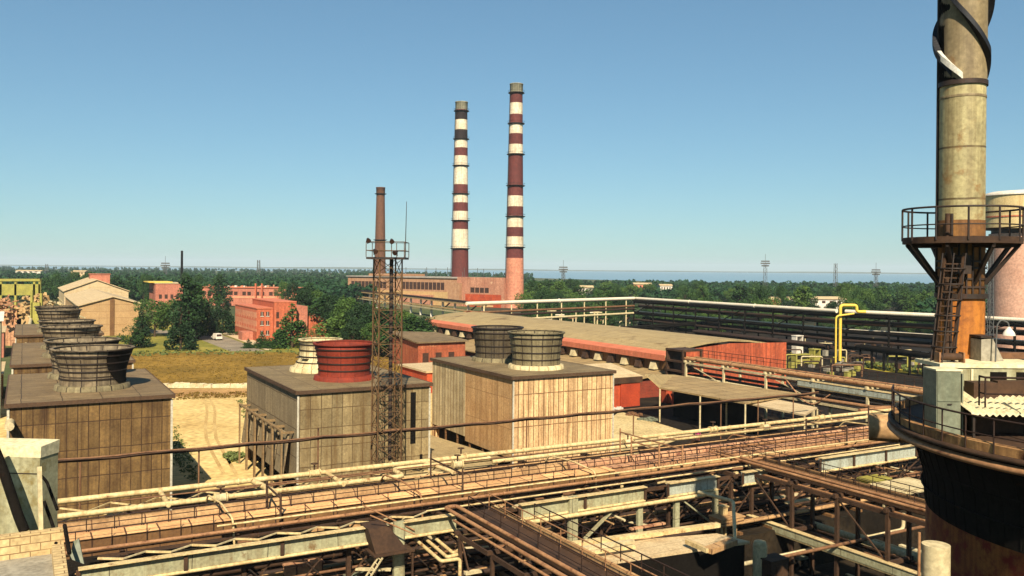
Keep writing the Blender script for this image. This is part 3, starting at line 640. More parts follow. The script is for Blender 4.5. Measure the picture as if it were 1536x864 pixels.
# annex at its far end
oan = P(627, 555, G0)
an = thing('red_annex', 'low red annex with dark sagging roof at the far end of the long shed', 'building', oan)
MB().gbox(oan, 0, 11, 0, 16, G0, 4.2).build('wall', M('faded_annex_wall', S(190, 104, 66), S(150, 74, 46), ns=.3, streak=(S(110, 60, 36), .8), rust=(S(206, 150, 104), .58, .5)), an)
MB().hexa([GP(oan, *c) for c in ((-.6, -.6, 4.1), (11.6, -.6, 4.1), (11.6, 16.6, 4.7), (-.6, 16.6, 5.3), (-.6, -.6, 4.4), (11.6, -.6, 4.4), (11.6, 16.6, 5.0), (-.6, 16.6, 5.6))]).build('roof', m_feltdk, an)
windows(an, GP(oan, 1, -.003, 0), U, 3, 1.4, 1.6, 0, 2)
ow = P(640, 590, G0)
rw = block('low_red_store', 'small red block with tan roof between the two grey and tan cooling towers', 'building', GP(ow, 0, 0, 0), 9, 12, 2.0, m_redwall, m_roofpale)
bsn = P(640, 561, .5)
MB().lathe(GP(bsn, 2, 3, 0), [(3.2, G0), (3.2, .2), (3.4, .3), (3.4, .5), (0, .7)], 32).build('round_tank', m_white, label='round white tank lid behind the grey cooling tower', cat='tank')

# canopy sheds
def canopy(name, label, pts, thick, mat, zg=G0, posts=()):
    t = thing(name, label, 'canopy', sum((Vector(p) for p in pts), Vector())/len(pts)*1.0)
    b = MB(); b.prism(pts, -thick); b.build('roof', mat, t)
    for p in posts: MB().tube([Vector((p.x, p.y, zg)), p-Z*thick], .12, 6).build('post', m_concrete, t)
    return t
zc = 3.6
c1 = [P(990, 581, 3.4), P(1118, 604, 3.4), P(1200, 590, 3.4), P(1105, 577, 3.4), P(1012, 562, 3.6)]
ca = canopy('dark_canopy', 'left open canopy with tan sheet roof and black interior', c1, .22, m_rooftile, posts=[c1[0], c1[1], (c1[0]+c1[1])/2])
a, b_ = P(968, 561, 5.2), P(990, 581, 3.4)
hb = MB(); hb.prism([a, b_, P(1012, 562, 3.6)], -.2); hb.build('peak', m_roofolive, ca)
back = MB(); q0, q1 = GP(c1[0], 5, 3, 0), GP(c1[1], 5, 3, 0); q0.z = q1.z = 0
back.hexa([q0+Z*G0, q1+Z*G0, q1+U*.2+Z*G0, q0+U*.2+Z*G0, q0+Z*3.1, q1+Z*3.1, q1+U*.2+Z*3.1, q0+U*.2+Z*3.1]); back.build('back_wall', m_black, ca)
c2_ = [P(1090, 598, 3.0), P(1207, 622, 3.0), P(1226, 611, 3.0), P(1110, 588, 3.2)]
canopy('tan_canopy', 'right open canopy with pale tan roof in front of the left one', c2_, .2, m_roofpale, posts=[c2_[0], c2_[1], c2_[2]])
ow = P(916, 612, G0)
ra = thing('red_shed', 'bright red shed with dark eave between the tan cooling tower and the canopies', 'shed', ow)
MB().gbox(ow, 0, 5.6, 0, 8, G0, 3.0).build('wall', m_redwall, ra)
MB().gbox(ow, 1.8, 5.5, -.2, -.01, G0, 2.2).build('red_door', M('bright_red_paint', S(184, 70, 36), S(150, 54, 28)), ra)
MB().hexa([GP(ow, *c) for c in ((-.2, -.3, 3.0), (6, -.3, 3.0), (6, 8.3, 4.2), (-.2, 8.3, 4.2), (-.2, -.3, 3.2), (6, -.3, 3.2), (6, 8.3, 4.4), (-.2, 8.3, 4.4))]).build('roof', m_roofpale, ra)
MB().gbox(ow, -.1, 5.9, -.34, -.302, 2.2, 3.15).build('eave', m_rustdk, ra)
for i, (px, py, wd, hg, mt, lab) in enumerate([(1000, 604, 1.2, 2.6, m_redwall, 'tall red machine under the left canopy'), (1017, 612, 1.4, 2.2, m_redwall, 'squat red machine under the left canopy'), (1078, 622, 2.0, 2.0, m_redwall, 'red brick kiosk under the right canopy'), (1092, 636, 2.4, 1.2, m_concrete, 'pale slanted concrete bin beside the right canopy'), (1128, 634, 1.6, .8, m_rustdk, 'rusty low crate below the right canopy')]):
    p = P(px, py, G0); b = MB(); b.gbox(p, -wd/2, wd/2, -wd/2, wd/2, G0+.02, G0+hg*.8); b.gbox(p, -wd/2-.1, wd/2+.1, -wd/2-.1, wd/2+.1, G0+hg*.8+.003, G0+hg); b.gbox(p, -wd*.3, wd*.3, -wd/2-.12, -wd/2-.003, G0+hg*.25, G0+hg*.6)
    b.build('yard_machine', mt, label=lab, cat='machine')
# debris
for k, (px, py, lab) in enumerate([(925, 617, 'heap of white scrap at the foot of the red shed'), (950, 624, 'heap of twisted brown scrap on the sand'), (975, 632, 'grey heap of cuttings on the sand near the canopy')]):
    b = MB(); p0 = P(px, py, G0)
    for i in range(26):
        a = Vector((rnd.gauss(0, 1.0), rnd.gauss(0, .8), abs(rnd.gauss(0, .4)))); d = Vector((rnd.uniform(-1, 1), rnd.uniform(-1, 1), rnd.uniform(-.2, .5)))
        d.z *= .3; b.bar(p0+a*.6, p0+a*.6+d*rnd.uniform(.3, .9), rnd.uniform(.15, .5), rnd.uniform(.1, .4))
    b.build('scrap_heap', (m_white, m_pipemid, m_cabinet)[k], label=lab, cat='scrap heap')
b = MB(); b.prism([gp(800, 700), gp(935, 688), gp(1040, 652), gp(930, 618), gp(900, 640)], .1); b.build('concrete_pad', groundmat('dusty_pad', [S(176, 150, 100), S(206, 180, 126), S(216, 192, 140)], .15), kind='structure')
b = MB(); b.prism([P(640, 652, 0), P(760, 690, 0), P(640, 735, 0), P(560, 735, 0)], .12); b.build('slab', m_roofolive, kind='structure')

# ------------------------------------------------------------------ pipes, railings and racks
def fillet(path, r, n=5):
    path = [Vector(p) for p in path]; out = [path[0]]
    for i in range(1, len(path)-1):
        p = path[i]; a = (path[i-1]-p); c = (path[i+1]-p); k = min(r, a.length*.45, c.length*.45)
        a = p+a.normalized()*k; c = p+c.normalized()*k
        for j in range(n+1):
            t = j/n; out.append(a*(1-t)**2+p*2*t*(1-t)+c*t*t)
    return out+[path[-1]]
def pipe(label, path, r, mat, bend=1., seg=10, flange=0, group=None, name='pipe'):
    """one pipe run as a thing; flanges are its parts"""
    pth = fillet(path, bend) if len(path) > 2 else [Vector(p) for p in path]
    o = MB().tube(pth, r, seg).build(name, mat, label=label, cat='pipe', group=group)
    if flange:
        for i in range(len(path)-1):
            a, c = Vector(path[i]), Vector(path[i+1]); n = int((c-a).length/flange); d = (c-a).normalized()
            for k in range(1, n): 
                q = a+(c-a)*(k/n); MB().tube([q-d*.05, q+d*.05], r*1.28, seg).build('flange', mat, o)
    return o
_postm = {}
def railing(label, path, h=1.1, sp=1.6, mat=m_railrust, r=.03, mids=(.5,), group='railings of the racks', mesh=False, name='railing'):
    path = [Vector(p) for p in path]
    t = thing(name, label, 'railing', path[0], group)
    MB().tube([p+Z*h for p in path], r*1.15, 6).build('top_rail', mat, t)
    for k in mids: MB().tube([p+Z*h*k for p in path], r*.8, 5).build('mid_rail', mat, t)
    first = None
    for i in range(len(path)-1):
        a, c = path[i], path[i+1]; n = max(1, int((c-a).length/sp))
        for k in range(n + (1 if i == len(path)-2 else 0)):
            q = a+(c-a)*(k/n)
            if first is None: first = MB().tube([path[0], path[0]+Z*h], r, 6).build('post', mat, t)
            else: post_copy(first, t, q)
    return t
def rack(name, label, o, u0, u1, n, v0, v1, levels, mat, colw=.25, axis='u', zg=G0, group=None, brace=True):
    """steel trestle: column pairs with cross beams at each level; along u or along v"""
    t = thing(name, label, 'pipe rack', GP(o, 0, 0, zg), group)
    pt = (lambda a, c, z: GP(o, a, c, z)) if axis == 'u' else (lambda a, c, z: GP(o, c, a, z))
    top = max(levels)
    c0 = None
    for i in range(n):
        a = u0+(u1-u0)*i/max(1, n-1)
        for v in (v0, v1):
            if c0 is None: c0 = MB().bar(pt(a, v, zg), pt(a, v, top), colw, up=U).build('column', mat, t); ref = pt(a, v, 0)
            else:
                c = c0.copy(); col.objects.link(c); c.parent = t; c.location = pt(a, v, 0)-ref
        for z in levels: MB().bar(pt(a, v0-.4, z), pt(a, v1+.4, z), colw*.9, colw*1.2).build('cross_beam', mat, t)
        if brace and i < n-1:
            a2 = u0+(u1-u0)*(i+1)/(n-1); 
            if i % 2 == 0: MB().bar(pt(a, v0, levels[0] if len(levels) > 1 else zg+.5), pt(a2, v0, top-.2), .1).build('brace', mat, t)
    for v in (v0, v1):
        for z in levels: MB().bar(pt(u0, v, z-.25), pt(u1, v, z-.25), .16, .3).build('long_beam', mat, t)
    return t
words_ = ['first', 'second', 'third', 'fourth', 'fifth', 'sixth', 'seventh', 'eighth', 'ninth', 'tenth', 'eleventh', 'twelfth', 'thirteenth', 'fourteenth', 'fifteenth', 'sixteenth', 'seventeenth', 'eighteenth', 'nineteenth', 'twentieth']
# --- main rack, left to right across the foreground
RL = 87.5
rack('pipe_rack', 'main pipe rack of rusty steel crossing the foreground from left to right', RO, 3, RL-3, 13, -12.6, -.2, [2.55], m_rustdk, .28)
pipe('outermost cream pipe on the far edge of the main rack', [R(-.5, 0, 3.5), R(RL, 0, 3.5), R(RL+1.5, 0, 3.5)], .2, m_cream, flange=12)
pipe('second cream pipe of the main rack, bent around a short loop', [R(-.5, -4.1, 3.5), R(24, -4.1, 3.5), R(24, -1.6, 3.5), R(33, -1.6, 3.5), R(33, -1.3, 3.5)], .19, m_cream, .6)
pipe('cream pipe rising beside the tan tower on the main rack', [R(33, -2.0, 3.3), R(52, -2.0, 3.3), R(52, -.9, 3.5), R(54, -1.4, 3.3), R(RL, -1.4, 3.3)], .2, m_cream, .6)
for k, (u, lab) in enumerate([(6.5, 'first cream cross pipe'), (13.2, 'second thicker cream cross pipe'), (19, 'third slanting cream cross pipe'), (27.5, 'fourth pale cross pipe')]):
    pipe(lab+' between the outer pipes of the main rack', [R(u, -.2, 3.45), R(u+.6*(k % 2), -4.3, 3.45)], .17+.06*(k == 1), m_cream, name='cross_pipe')
tb = thing('plan_truss', 'flat cream lattice truss lying between the outer pipes of the main rack', 'truss', R(0, -2, 3.1))
for k in range(9):
    u = k*3.2; MB().bar(R(u, -.3, 3.1), R(u+3.2, -3.9, 3.1), .1).build('diagonal', m_cream, tb); MB().bar(R(u, -3.9, 3.12), R(u+3.2, -.3, 3.12), .08).build('diagonal', m_cream, tb)
MB().bar(R(0, -2.6, 3.0), R(30, -2.6, 3.0), .14).build('chord', m_cream, tb)
pipe('large tan lagged pipe along the main rack on the left', [R(-1.5, -5.8, 2.95), R(38, -5.8, 2.95)], .52, m_tan, flange=0)
pipe('large pink rusted lagged pipe along the main rack on the right', [R(38.3, -5.8, 2.95), R(RL, -5.8, 2.95)], .48, m_rustpink)
pipe('narrow brown pipe between the lagged pipe and the deck', [R(-1, -7.3, 3.1), R(RL, -7.3, 3.1)], .16, m_copper, flange=6)
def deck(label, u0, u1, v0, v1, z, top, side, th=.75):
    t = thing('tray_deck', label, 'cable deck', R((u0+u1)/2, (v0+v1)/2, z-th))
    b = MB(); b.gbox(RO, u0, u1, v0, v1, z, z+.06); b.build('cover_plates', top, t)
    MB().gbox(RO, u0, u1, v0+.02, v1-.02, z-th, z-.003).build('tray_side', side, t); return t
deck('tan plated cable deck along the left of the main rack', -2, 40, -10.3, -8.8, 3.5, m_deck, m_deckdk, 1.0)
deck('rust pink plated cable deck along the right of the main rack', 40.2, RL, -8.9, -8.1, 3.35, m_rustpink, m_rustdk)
for k, (v, z, r, mt, lab) in enumerate([(-9.4, 3.2, .2, m_copper, 'rust brown pipe beside the pink cable deck of the main rack'), (-10.0, 3.0, .14, m_pipedk, 'dark pipe beside the pink cable deck of the main rack'), (-10.5, 3.2, .16, m_tan, 'tan pipe nearest the rust rail on the right of the main rack'), (-7.0, 2.9, .2, m_pipedk, 'dark pipe behind the pink cable deck of the main rack')]): pipe(lab, [R(40.3, v, z), R(RL, v, z)], r, mt, flange=6)
deck('narrow brown deck behind the wire fence on the main rack', -1, RL, -7.85, -7.6, 2.9, m_deckdk, m_rustdk, .3)
pipe('rust brown rail pipe on the near edge of the main rack', [R(-.5, -11.7, 3.3), R(RL, -11.7, 3.3)], .11, m_copper, flange=7)
pipe('second rust brown rail pipe under the first on the near edge', [R(-.5, -11.2, 3.0), R(RL, -11.2, 3.0)], .07, m_rustdk, flange=5)
railing('wire fence with thin posts behind the tan lagged pipe of the main rack', [R(-2, -7.72, 2.95), R(RL-6, -7.72, 2.95)], 1.15, 1.6, m_railrust, .036, (.35, .68))
railing('near railing with thin posts along the cable deck of the main rack', [R(-1.5, -10.36, 3.0), R(36, -10.36, 3.0)], 1.1, 1.9, m_railrust, .03, (.5,))
railing('close set railing along the right half of the cable deck', [R(42, -10.4, 3.42), R(RL-8, -10.4, 3.42)], 1.0, 1.3, m_railrust, .03, (.5,))
for k, (u, v0, v1, h, lab) in enumerate([(12.5, -10.9, -7.2, 1.7, 'first rusty portal frame over the left of the main rack'), (25.8, -10.9, -5.2, 1.9, 'second rusty portal frame over the main rack above the stair platform'), (44, -11, -7.2, 2.0, 'tan portal frame over the main rack at the near walkway'), (46.5, -11, -2.2, 1.7, 'wide tan portal frame over the main rack beside the tan cooling tower'), (67, -11, -6, 1.6, 'thin portal frame over the main rack right of the far hairpin'), (79, -11, -4, 1.8, 'portal frame over the right end of the main rack')]):
    t = thing('portal_frame', lab, 'frame', R(u, v0, 2.6)); mt = m_copper if k in (2, 3) else m_rustdk
    for v in (v0, v1): MB().bar(R(u, v, 2.6), R(u, v, 3.4+h), .13).build('post', mt, t)
    MB().bar(R(u, v0, 3.4+h*.8), R(u, v1, 3.4+h*.8), .1).build('cross_bar', mt, t)
    MB().bar(R(u, v0, 2.7), R(u+1.6, v0, 3.5), .07).build('brace', mt, t)
for k, (u, v) in enumerate([(10, -4.1), (18, 0), (29.5, -2.4), (31, 0), (48, -1.4), (60, 0), (66, -1.4), (76, 0)]):
    q = R(u, v, 3.5); t = thing('valve', 'small cream valve with hand wheel on an outer pipe of the main rack', 'valve', q, 'valves on the outer pipes of the main rack')
    MB().tube([q-U*.35, q+U*.35], .3, 10).build('valve_body', m_cream if k % 2 else m_concrete, t); MB().tube([q, q+Z*.75], .07, 6).build('spindle', m_rustdk, t)
    MB().lathe(q+Z*.75, [(.24, 0), (.3, 0), (.3, .05), (.24, .05), (.24, 0)], 14, False).bar(q+Z*.77-U*.25, q+Z*.77+U*.25, .04).build('hand_wheel', m_rustdk, t)
    for s_ in (-.42, .42): MB().tube([q+U*(s_-.04), q+U*(s_+.04)], .36, 10).build('flange', m_cream, t)
for k in range(5):
    u = (9, 22, 37, 58, 74)[k]; pipe(f'{["first","second","third","fourth","fifth"][k]} bent cream branch pipe climbing over the cable deck', [R(u, -4.3, 3.4), R(u, -4.9, 4.0), R(u+.3, -8.0, 4.1), R(u+.4, -11.2, 3.9), R(u+.5, -11.2, 2.2)], .07, (m_cream, m_copper)[k % 2], .5)
xbr = thing('rack_bracing', 'dark diagonal bracing along the near face of the main rack', 'bracing', R(40, -12.9, 0))
for k in range(24):
    u = 2+k*3.45; MB().bar(R(u, -12.95, G0+.3), R(u+3.45, -12.95, 2.3), .08).build('diagonal', m_rustdk, xbr); MB().bar(R(u+3.45, -12.99, G0+.3), R(u, -12.99, 2.3), .07).build('diagonal', m_blackmet, xbr)
dr = random.Random(33)
for k in range(18):
    v = -.8-k*.66; z = dr.choice([2.75, 2.9, 3.1, 3.3, 3.6]) if k % 3 else 1.7; nm, mt = dr.choice([('dark', m_pipedk), ('rusty', m_rustdk), ('tan', m_tan), ('cream', m_cream), ('brown', m_pipemid)])
    pipe(f'thin {nm} service pipe threaded through the main rack, {words_[k]} from its far edge', [R(dr.uniform(-1, 12), v, z), R(dr.uniform(60, RL), v, z)], dr.uniform(.035, .08), mt, flange=8, group='thin service pipes of the main rack', seg=6, name='service_pipe')
for k in range(22):
    u = dr.uniform(5, 84); v0 = dr.uniform(-15.5, -9); z = dr.uniform(-.9, 1.3); L_ = dr.uniform(3, 7); mt = dr.choice([m_cream, m_tan, m_pipemid, m_concrete, m_rustpink])
    pipe('short bent branch pipe crossing under the near edge of the main rack', [R(u, v0, z), R(u, v0+L_, z), R(u+dr.choice([-2, 2]), v0+L_, z), R(u+2.2, v0+L_, G0)], dr.uniform(.06, .13), mt, .4, group='short branch pipes under the main rack', seg=7, name='branch_pipe')
for k in range(60):
    u = dr.uniform(3, 84); p = R(u, dr.uniform(-12.9, -11.9), dr.uniform(2.3, 2.85)); MB().bar(p, p+U*dr.uniform(.2, 1.1)+V*dr.uniform(-.3, .3), dr.uniform(.08, .3), dr.uniform(.06, .2)).build('scrap_plate', dr.choice([m_tan, m_cream, m_concrete, m_pipemid]), label='small loose offcut lying in the gap beside the rust rail of the main rack', cat='scrap', group='loose offcuts beside the rust rail')
# girders on the near side
def girder(label, o, a, c, z0, z1, mat, pipe_mat=m_cream, ax=None):
    a, c = Vector(a), Vector(c); t = thing('plate_girder', label, 'girder', Vector((a.x, a.y, z0)))
    d = (c-a).normalized(); n = Vector((-d.y, d.x, 0))
    hx = lambda w_, l, h_: MB().hexa([p+n*s_*w_+Z*z for z in (l, h_) for p, s_ in ((a, -1), (c, -1), (c, 1), (a, 1))])
    hx(.05, z0+.1, z1-.062).build('web', mat, t); MB().hexa([p+n*w_+Z*z for z in (z1-.06, z1) for p, w_ in ((a, -.42), (c, -.42), (c, .12), (a, .12))]).build('top_flange', pipe_mat, t)
    MB().tube([a-n*.1+Z*z0, c-n*.1+Z*z0], .11, 8).build('bottom_flange', pipe_mat, t)
    L = (c-a).length; k = int(L/4.5)
    for i in range(k+1):
        q = a+(c-a)*(i/max(1, k)); MB().bar(q-n*.16+Z*(z0+.1), q-n*.16+Z*(z1-.1), .1, .22, up=d).build('stiffener', m_rustdk, t)
    return t
def ug(px, v=-13.4, py=760):
    d = ray(px, py); d = Vector((d.x, d.y, 0)); o = GP(RO, 0, v, 0)      # where the sight line through px meets the line v
    den = U.x*d.y-U.y*d.x; return (o.y*d.x-o.x*d.y)/den
def gz(px): return R(ug(px), -13.4, 0)
girder('long grey green plate girder at the lower left under the main rack', RO, gz(118), gz(553), 1.75, 2.9, m_girder)
girder('short grey green plate girder between the stair platform and the near walkway', RO, gz(602), gz(684), 1.75, 2.9, m_girder)
girder('middle pale grey girder right of the near walkway', RO, gz(778), gz(966), 1.75, 2.9, m_girder)
girder('short pale blue girder under the far walkway', RO, gz(1000), gz(1075), 1.75, 2.9, m_bluegirder)
girder('stubby pale blue girder just right of the far hairpin', RO, gz(1112), gz(1150), 1.75, 2.9, m_bluegirder)
girder('pale blue girder at the right end beside the round tank', RO, gz(1228), gz(1372), 1.85, 3.15, m_bluegirder)
pipe('long cream pipe hung below the girders of the main rack', [R(ug(690), -13.9, 1.6), R(ug(1066), -13.9, 1.6)], .16, m_cream)
for px, lab in ((597, 'grey column beside the stair platform'), (857, 'grey green column with a diagonal brace under the middle girder'), (957, 'thin grey column right of the braced one'), (1012, 'thin pale column under the short blue girder'), (1070, 'pale blue column with a slanting strut near the far hairpin')):
    u = ug(px); t = thing('girder_column', lab, 'column', gz(px)+Z*G0)
    w_ = .75 if px < 900 else .45
    MB().gbox(RO, u-w_/2, u+w_/2, -13.75, -13.46, G0, 2.95 if px < 900 else 1.7).build('shaft', m_girder, t); MB().gbox(RO, u-w_*.8, u+w_*.8, -13.95, -13.3, G0, G0+.3).build('base_plate', m_rustdk, t)
    if px in (857, 1070):
        s_ = 1 if px == 857 else -1; MB().bar(R(u+.4*s_, -13.6, G0+.6), R(u+3.9*s_, -13.6, 1.6), .3, .12).build('brace', m_girder, t)
for k, (px, py, z, wu, wv, hh, mt, lab) in enumerate([(1283, 806, -3.6, 2.6, 1.6, 1.55, m_concrete, 'pale box shaped machine house beneath the far walkway'), (1195, 806, -4.1, 3.2, 1.2, 1.05, m_cabinet, 'low grey green tray beneath the far walkway'), (1090, 775, .2, 2.4, 1.4, .5, m_tan, 'tan crate beside the grey pipe loop'), (1085, 760, .9, .5, .5, 1.2, m_cream, 'small cream drum standing on the tan crate'), (1352, 728, .2, 6, 3, .4, m_concrete, 'pale flat roof beside the round tank under the main rack'), (1310, 718, .3, 3, 1.6, .5, m_yellowgr, 'olive green tarpaulin heap behind the pale flat roof'), (455, 846, -.2, 2.5, .8, .6, m_rustpink, 'pink brick stack below the left girder'), (1160, 838, -.3, 1.6, 1.2, 1.6, m_rustdk, 'rusty frame crate behind the tan pier')]):
    p = P(px, py, z); b = MB(); b.gbox(p, -wu/2, wu/2, -wv/2, wv/2, z-hh, z); b.gbox(p, -wu/2-.08, wu/2+.08, -wv/2-.08, wv/2+.08, z+.003, z+.1); b.gbox(p, -wu*.2, wu*.2, -wv/2-.05, -wv/2-.003, z-hh*.8, z-hh*.2)
    if z-hh > G0+.1:
        for du in (-.4, .4): b.gbox(p, du*wu-.08, du*wu+.08, -.1, .1, floor_at(p), z-hh-.003)
    b.build('yard_box', mt, label=lab, cat='box')
zt_ = thing('lattice_truss', 'pale zigzag lattice lying between the rust rail and the left girder', 'truss', R(10, -12.6, 2.9))
us = [ug(150)+k*2.6 for k in range(8)]
for k, u in enumerate(us): MB().bar(R(u, -12.2, 2.9), R(u+1.3, -13.0, 2.9), .11).build('diagonal', m_cream, zt_); MB().bar(R(u+1.3, -13.0, 2.92), R(u+2.6, -12.2, 2.92), .08).build('diagonal', m_concrete, zt_)
MB().bar(R(us[0], -12.1, 2.95), R(us[-1]+2.6, -12.1, 2.95), .1).build('chord', m_rustdk, zt_)
# low pipes on sleepers under the rack
lowm = [m_pipedk, m_pipemid, m_rustdk, m_pipedk, m_tan, m_pipedk, m_pipemid]
for i in range(20):
    v = -1.0-i*.74; u0 = rnd.uniform(-6, 4); u1 = RL-rnd.uniform(0, 12); r = rnd.choice([.1, .14, .2, .28]); z = G0+.35+rnd.choice([0, .25, .6, 1.0])
    nm = {m_pipedk: 'dark', m_pipemid: 'brown', m_rustdk: 'rusty', m_tan: 'tan'}[lowm[i % 7]]
    pipe(f'{nm} ground pipe under the main rack, {words_[i]} from the far side', [R(u0, v, z), R(u1, v, z)], r, lowm[i % 7], flange=9, group='ground pipes under the main rack', seg=8, name='ground_pipe')
b = MB()
for k in range(24):
    u = -2+k*3.6; b.gbox(RO, u, u+.35, -15.9, -.5, G0+.01, G0+.22)
b.build('pipe_sleepers', m_deckdk, label='row of concrete sleepers under the ground pipes', cat='sleepers')
# scattered plates and beams on the dark yard
for i in range(110):
    u = rnd.uniform(4, RL+2); v = rnd.uniform(-28, -10) if i % 3 else rnd.uniform(-13, 6); L_ = rnd.uniform(.8, 3.5); a = rnd.choice([0, 0, 0, math.pi/2, rnd.uniform(0, 3)])
    d = U*math.cos(a)+V*math.sin(a); p = R(u, v, 0); p.z = floor_at(p)+(.9+rnd.uniform(0, 1.2) if floor_at(p) == G0 else rnd.uniform(.2, 1.6)); mt = rnd.choice([m_tan, m_concrete, m_pipemid, m_rustpink, m_cabinet])
    MB().bar(p, p+d*L_, rnd.uniform(.12, .5), rnd.uniform(.06, .2)).build('scrap_plate', mt, label='loose scrap beam lying on the pipes under the main rack', cat='scrap', group='loose scrap under the main rack')

q = D(1348, 640, 47); pipe('fat tan duct stub between the end of the main rack and the round tank', [Vector((q.x-1.2, 48, q.z-.2)), Vector((q.x+1.5, 47, q.z-.2)), Vector((q.x+5, 46, q.z-.2))], .75, m_tan, 1)
# --- near walkway (branch one) coming towards us
def branch(o, lens, label, wcol, hair=True, second=True):
    t = thing('walkway', label, 'walkway', GP(o, 0, 0, 2.6))
    MB().gbox(o, .9, 2.5, -lens, .6, 3.05, 3.13).build('floor', wcol, t)
    MB().gbox(o, 2.62, 2.67, -lens, .4, 2.9, 3.45).build('toe_board', m_tan, t)
    for u in (.85, 2.55): MB().gbox(o, u-.05, u+.05, -lens, .6, 2.75, 3.2).build('edge_beam', m_rustdk, t)
    return t
oB1 = P(690, 770, 3.3); oB1 = Vector((oB1.x, oB1.y, 0))
branch(oB1, 26, 'near rusty walkway running from the main rack towards the lower right', m_rustdk)
pipe('near hairpin of two rust brown pipes beside the walkway', [GP(oB1, .35, -26, 3.45), GP(oB1, .35, 1.3, 3.45), GP(oB1, -.55, 1.3, 3.45), GP(oB1, -.55, -26, 3.45)], .13, m_copper, .5)
pipe('thin copper pipe outside the near hairpin', [GP(oB1, -.95, -26, 3.2), GP(oB1, -.95, -1, 3.2)], .09, m_copper)
railing('left railing of the near walkway', [GP(oB1, .9, -25, 3.13), GP(oB1, .9, .5, 3.13)], 1.1, 2.2, m_railrust, .035, (.5,))
railing('right railing of the near walkway', [GP(oB1, 2.5, -25, 3.13), GP(oB1, 2.5, .5, 3.13)], 1.1, 2.2, m_copper, .035, (.5,))
railing('outer railing on the pipe tray right of the near walkway', [GP(oB1, 4.4, -24, 3.0), GP(oB1, 4.4, -2.5, 3.0)], 1.0, 1.9, m_railrust, .035, (.5,))
pipe('cream pipe right of the near walkway', [GP(oB1, 3.2, -25, 3.0), GP(oB1, 3.2, -2, 3.0), GP(oB1, 3.2, -2, 2)], .13, m_cream, .4)
pipe('second cream pipe right of the near walkway', [GP(oB1, 3.8, -25, 2.9), GP(oB1, 3.8, -2.4, 2.9), GP(oB1, 3.8, -2.4, 1.8)], .15, m_tan, .4)
rack('walkway_trestle', 'rusty trestle carrying the near walkway', oB1, -24, -1.5, 6, -.7, 3.6, [2.5], m_rustdk, .22, axis='v', zg=PZ)
# --- far walkway (branch two)
oB2 = P(1085, 683, 3.4); oB2 = Vector((oB2.x, oB2.y, 0))
branch(oB2, 30, 'far rusty walkway running from the main rack to the round tank', m_deckdk)
pipe('far hairpin of two copper brown pipes above the trestle', [GP(oB2, .3, -30, 3.55), GP(oB2, .3, 1.0, 3.55), GP(oB2, .9, 1.8, 3.55), GP(oB2, 26, 1.8, 3.55)], .12, m_copper, 1.2)
pipe('outer copper brown pipe of the far hairpin', [GP(oB2, -.2, -30, 3.45), GP(oB2, -.2, 1.6, 3.45), GP(oB2, .7, 2.4, 3.45), GP(oB2, 26, 2.4, 3.45)], .12, m_copper, 1.4)
pipe('thin brown pipe under the far walkway', [GP(oB2, .6, -30, 2.5), GP(oB2, .6, -4, 2.5), GP(oB2, .6, -4, 1.2)], .08, m_copper, .5)
for k, (v, z) in enumerate([(-6, -.6), (-9.5, -2.4), (-13, -.9), (-16, -3), (-20, -2)]): pipe(f'{words_[k]} cross pipe in the sunken yard beneath the far walkway', [GP(oB2, -7-k, v, z), GP(oB2, 12, v, z), GP(oB2, 12, v, z+1.4)], .13+.03*(k % 2), (m_tan, m_concrete, m_pipemid, m_cream, m_rustpink)[k], .5)
railing('left railing of the far walkway', [GP(oB2, .9, -28, 3.13), GP(oB2, .9, .5, 3.13)], 1.05, 1.5, m_railrust, .03, (.33, .66))
railing('right railing of the far walkway', [GP(oB2, 2.5, -28, 3.13), GP(oB2, 2.5, .5, 3.13)], 1.05, 1.5, m_railrust, .03, (.33, .66))
rack('walkway_trestle', 'tall brown trestle carrying the far walkway', oB2, -26, -3.5, 6, .0, 2.4, [-1.2, 2.7], m_rustdk, .26, axis='v', zg=PZ)
girder('low pale girder along the foot of the far trestle', None, GP(oB2, -.4, -27, 0), GP(oB2, -.4, -3.4, 0), -1.75, -1.0, m_girder)
for k in range(5):
    pipe(f'{["tan","brown","pale","dark","cream"][k]} pipe on the ground beside the far trestle', [GP(oB2, 1.0+k*1.0, -28, -2.2+.5*(k % 3)), GP(oB2, 1.0+k*1.0, -4.5-k*1.5, -2.2+.5*(k % 3))], .16+.05*(k % 3), [m_tan, m_pipemid, m_concrete, m_pipedk, m_cream][k], flange=6)
# stair platform with ladder
pst = R(ug(566), -13.2, 0)
sp = thing('stair_platform', 'rusty hopper shaped platform hung on the near side of the main rack', 'platform', Vector((pst.x, pst.y, 1.5)))
MB().hexa([GP(pst, *c) for c in ((-.6, -1.6, 1.4), (1.6, -1.6, 1.4), (1.6, .3, 1.4), (-.6, .3, 1.4), (-1.0, -1.2, 3.0), (.4, -1.2, 3.0), (.4, .4, 3.0), (-1.0, .4, 3.0))]).build('hopper', m_rustdk, sp)
MB().gbox(pst, -.8, 2.0, -1.9, .2, 1.28, 1.38).build('floor', m_rustdk, sp)
for a, c in (((-.9, -1.3, 3.9), (2.0, -1.9, 2.4)), ((-.9, .2, 4.2), (2.6, -.4, 2.2))): MB().tube([GP(pst, *a), GP(pst, *c)], .05, 6).build('hand_rail', m_copper, sp)
for u in (-.7, 1.9): MB().gbox(pst, u-.06, u+.06, -1.8, -1.68, G0, 1.27).build('leg', m_rustdk, sp)
ld = thing('ladder', 'pale rung ladder leaning against the stair platform', 'ladder', GP(pst, -1.8, -2.2, G0))
l0, l1 = GP(pst, -2.9, -2.6, G0), GP(pst, -.4, -2.0, 1.35); dd = (l1-l0); sdv = V*.28
for s_ in (-1, 1): MB().bar(l0+sdv*s_, l1+sdv*s_, .07, .1).build('stringer', m_concrete, ld)
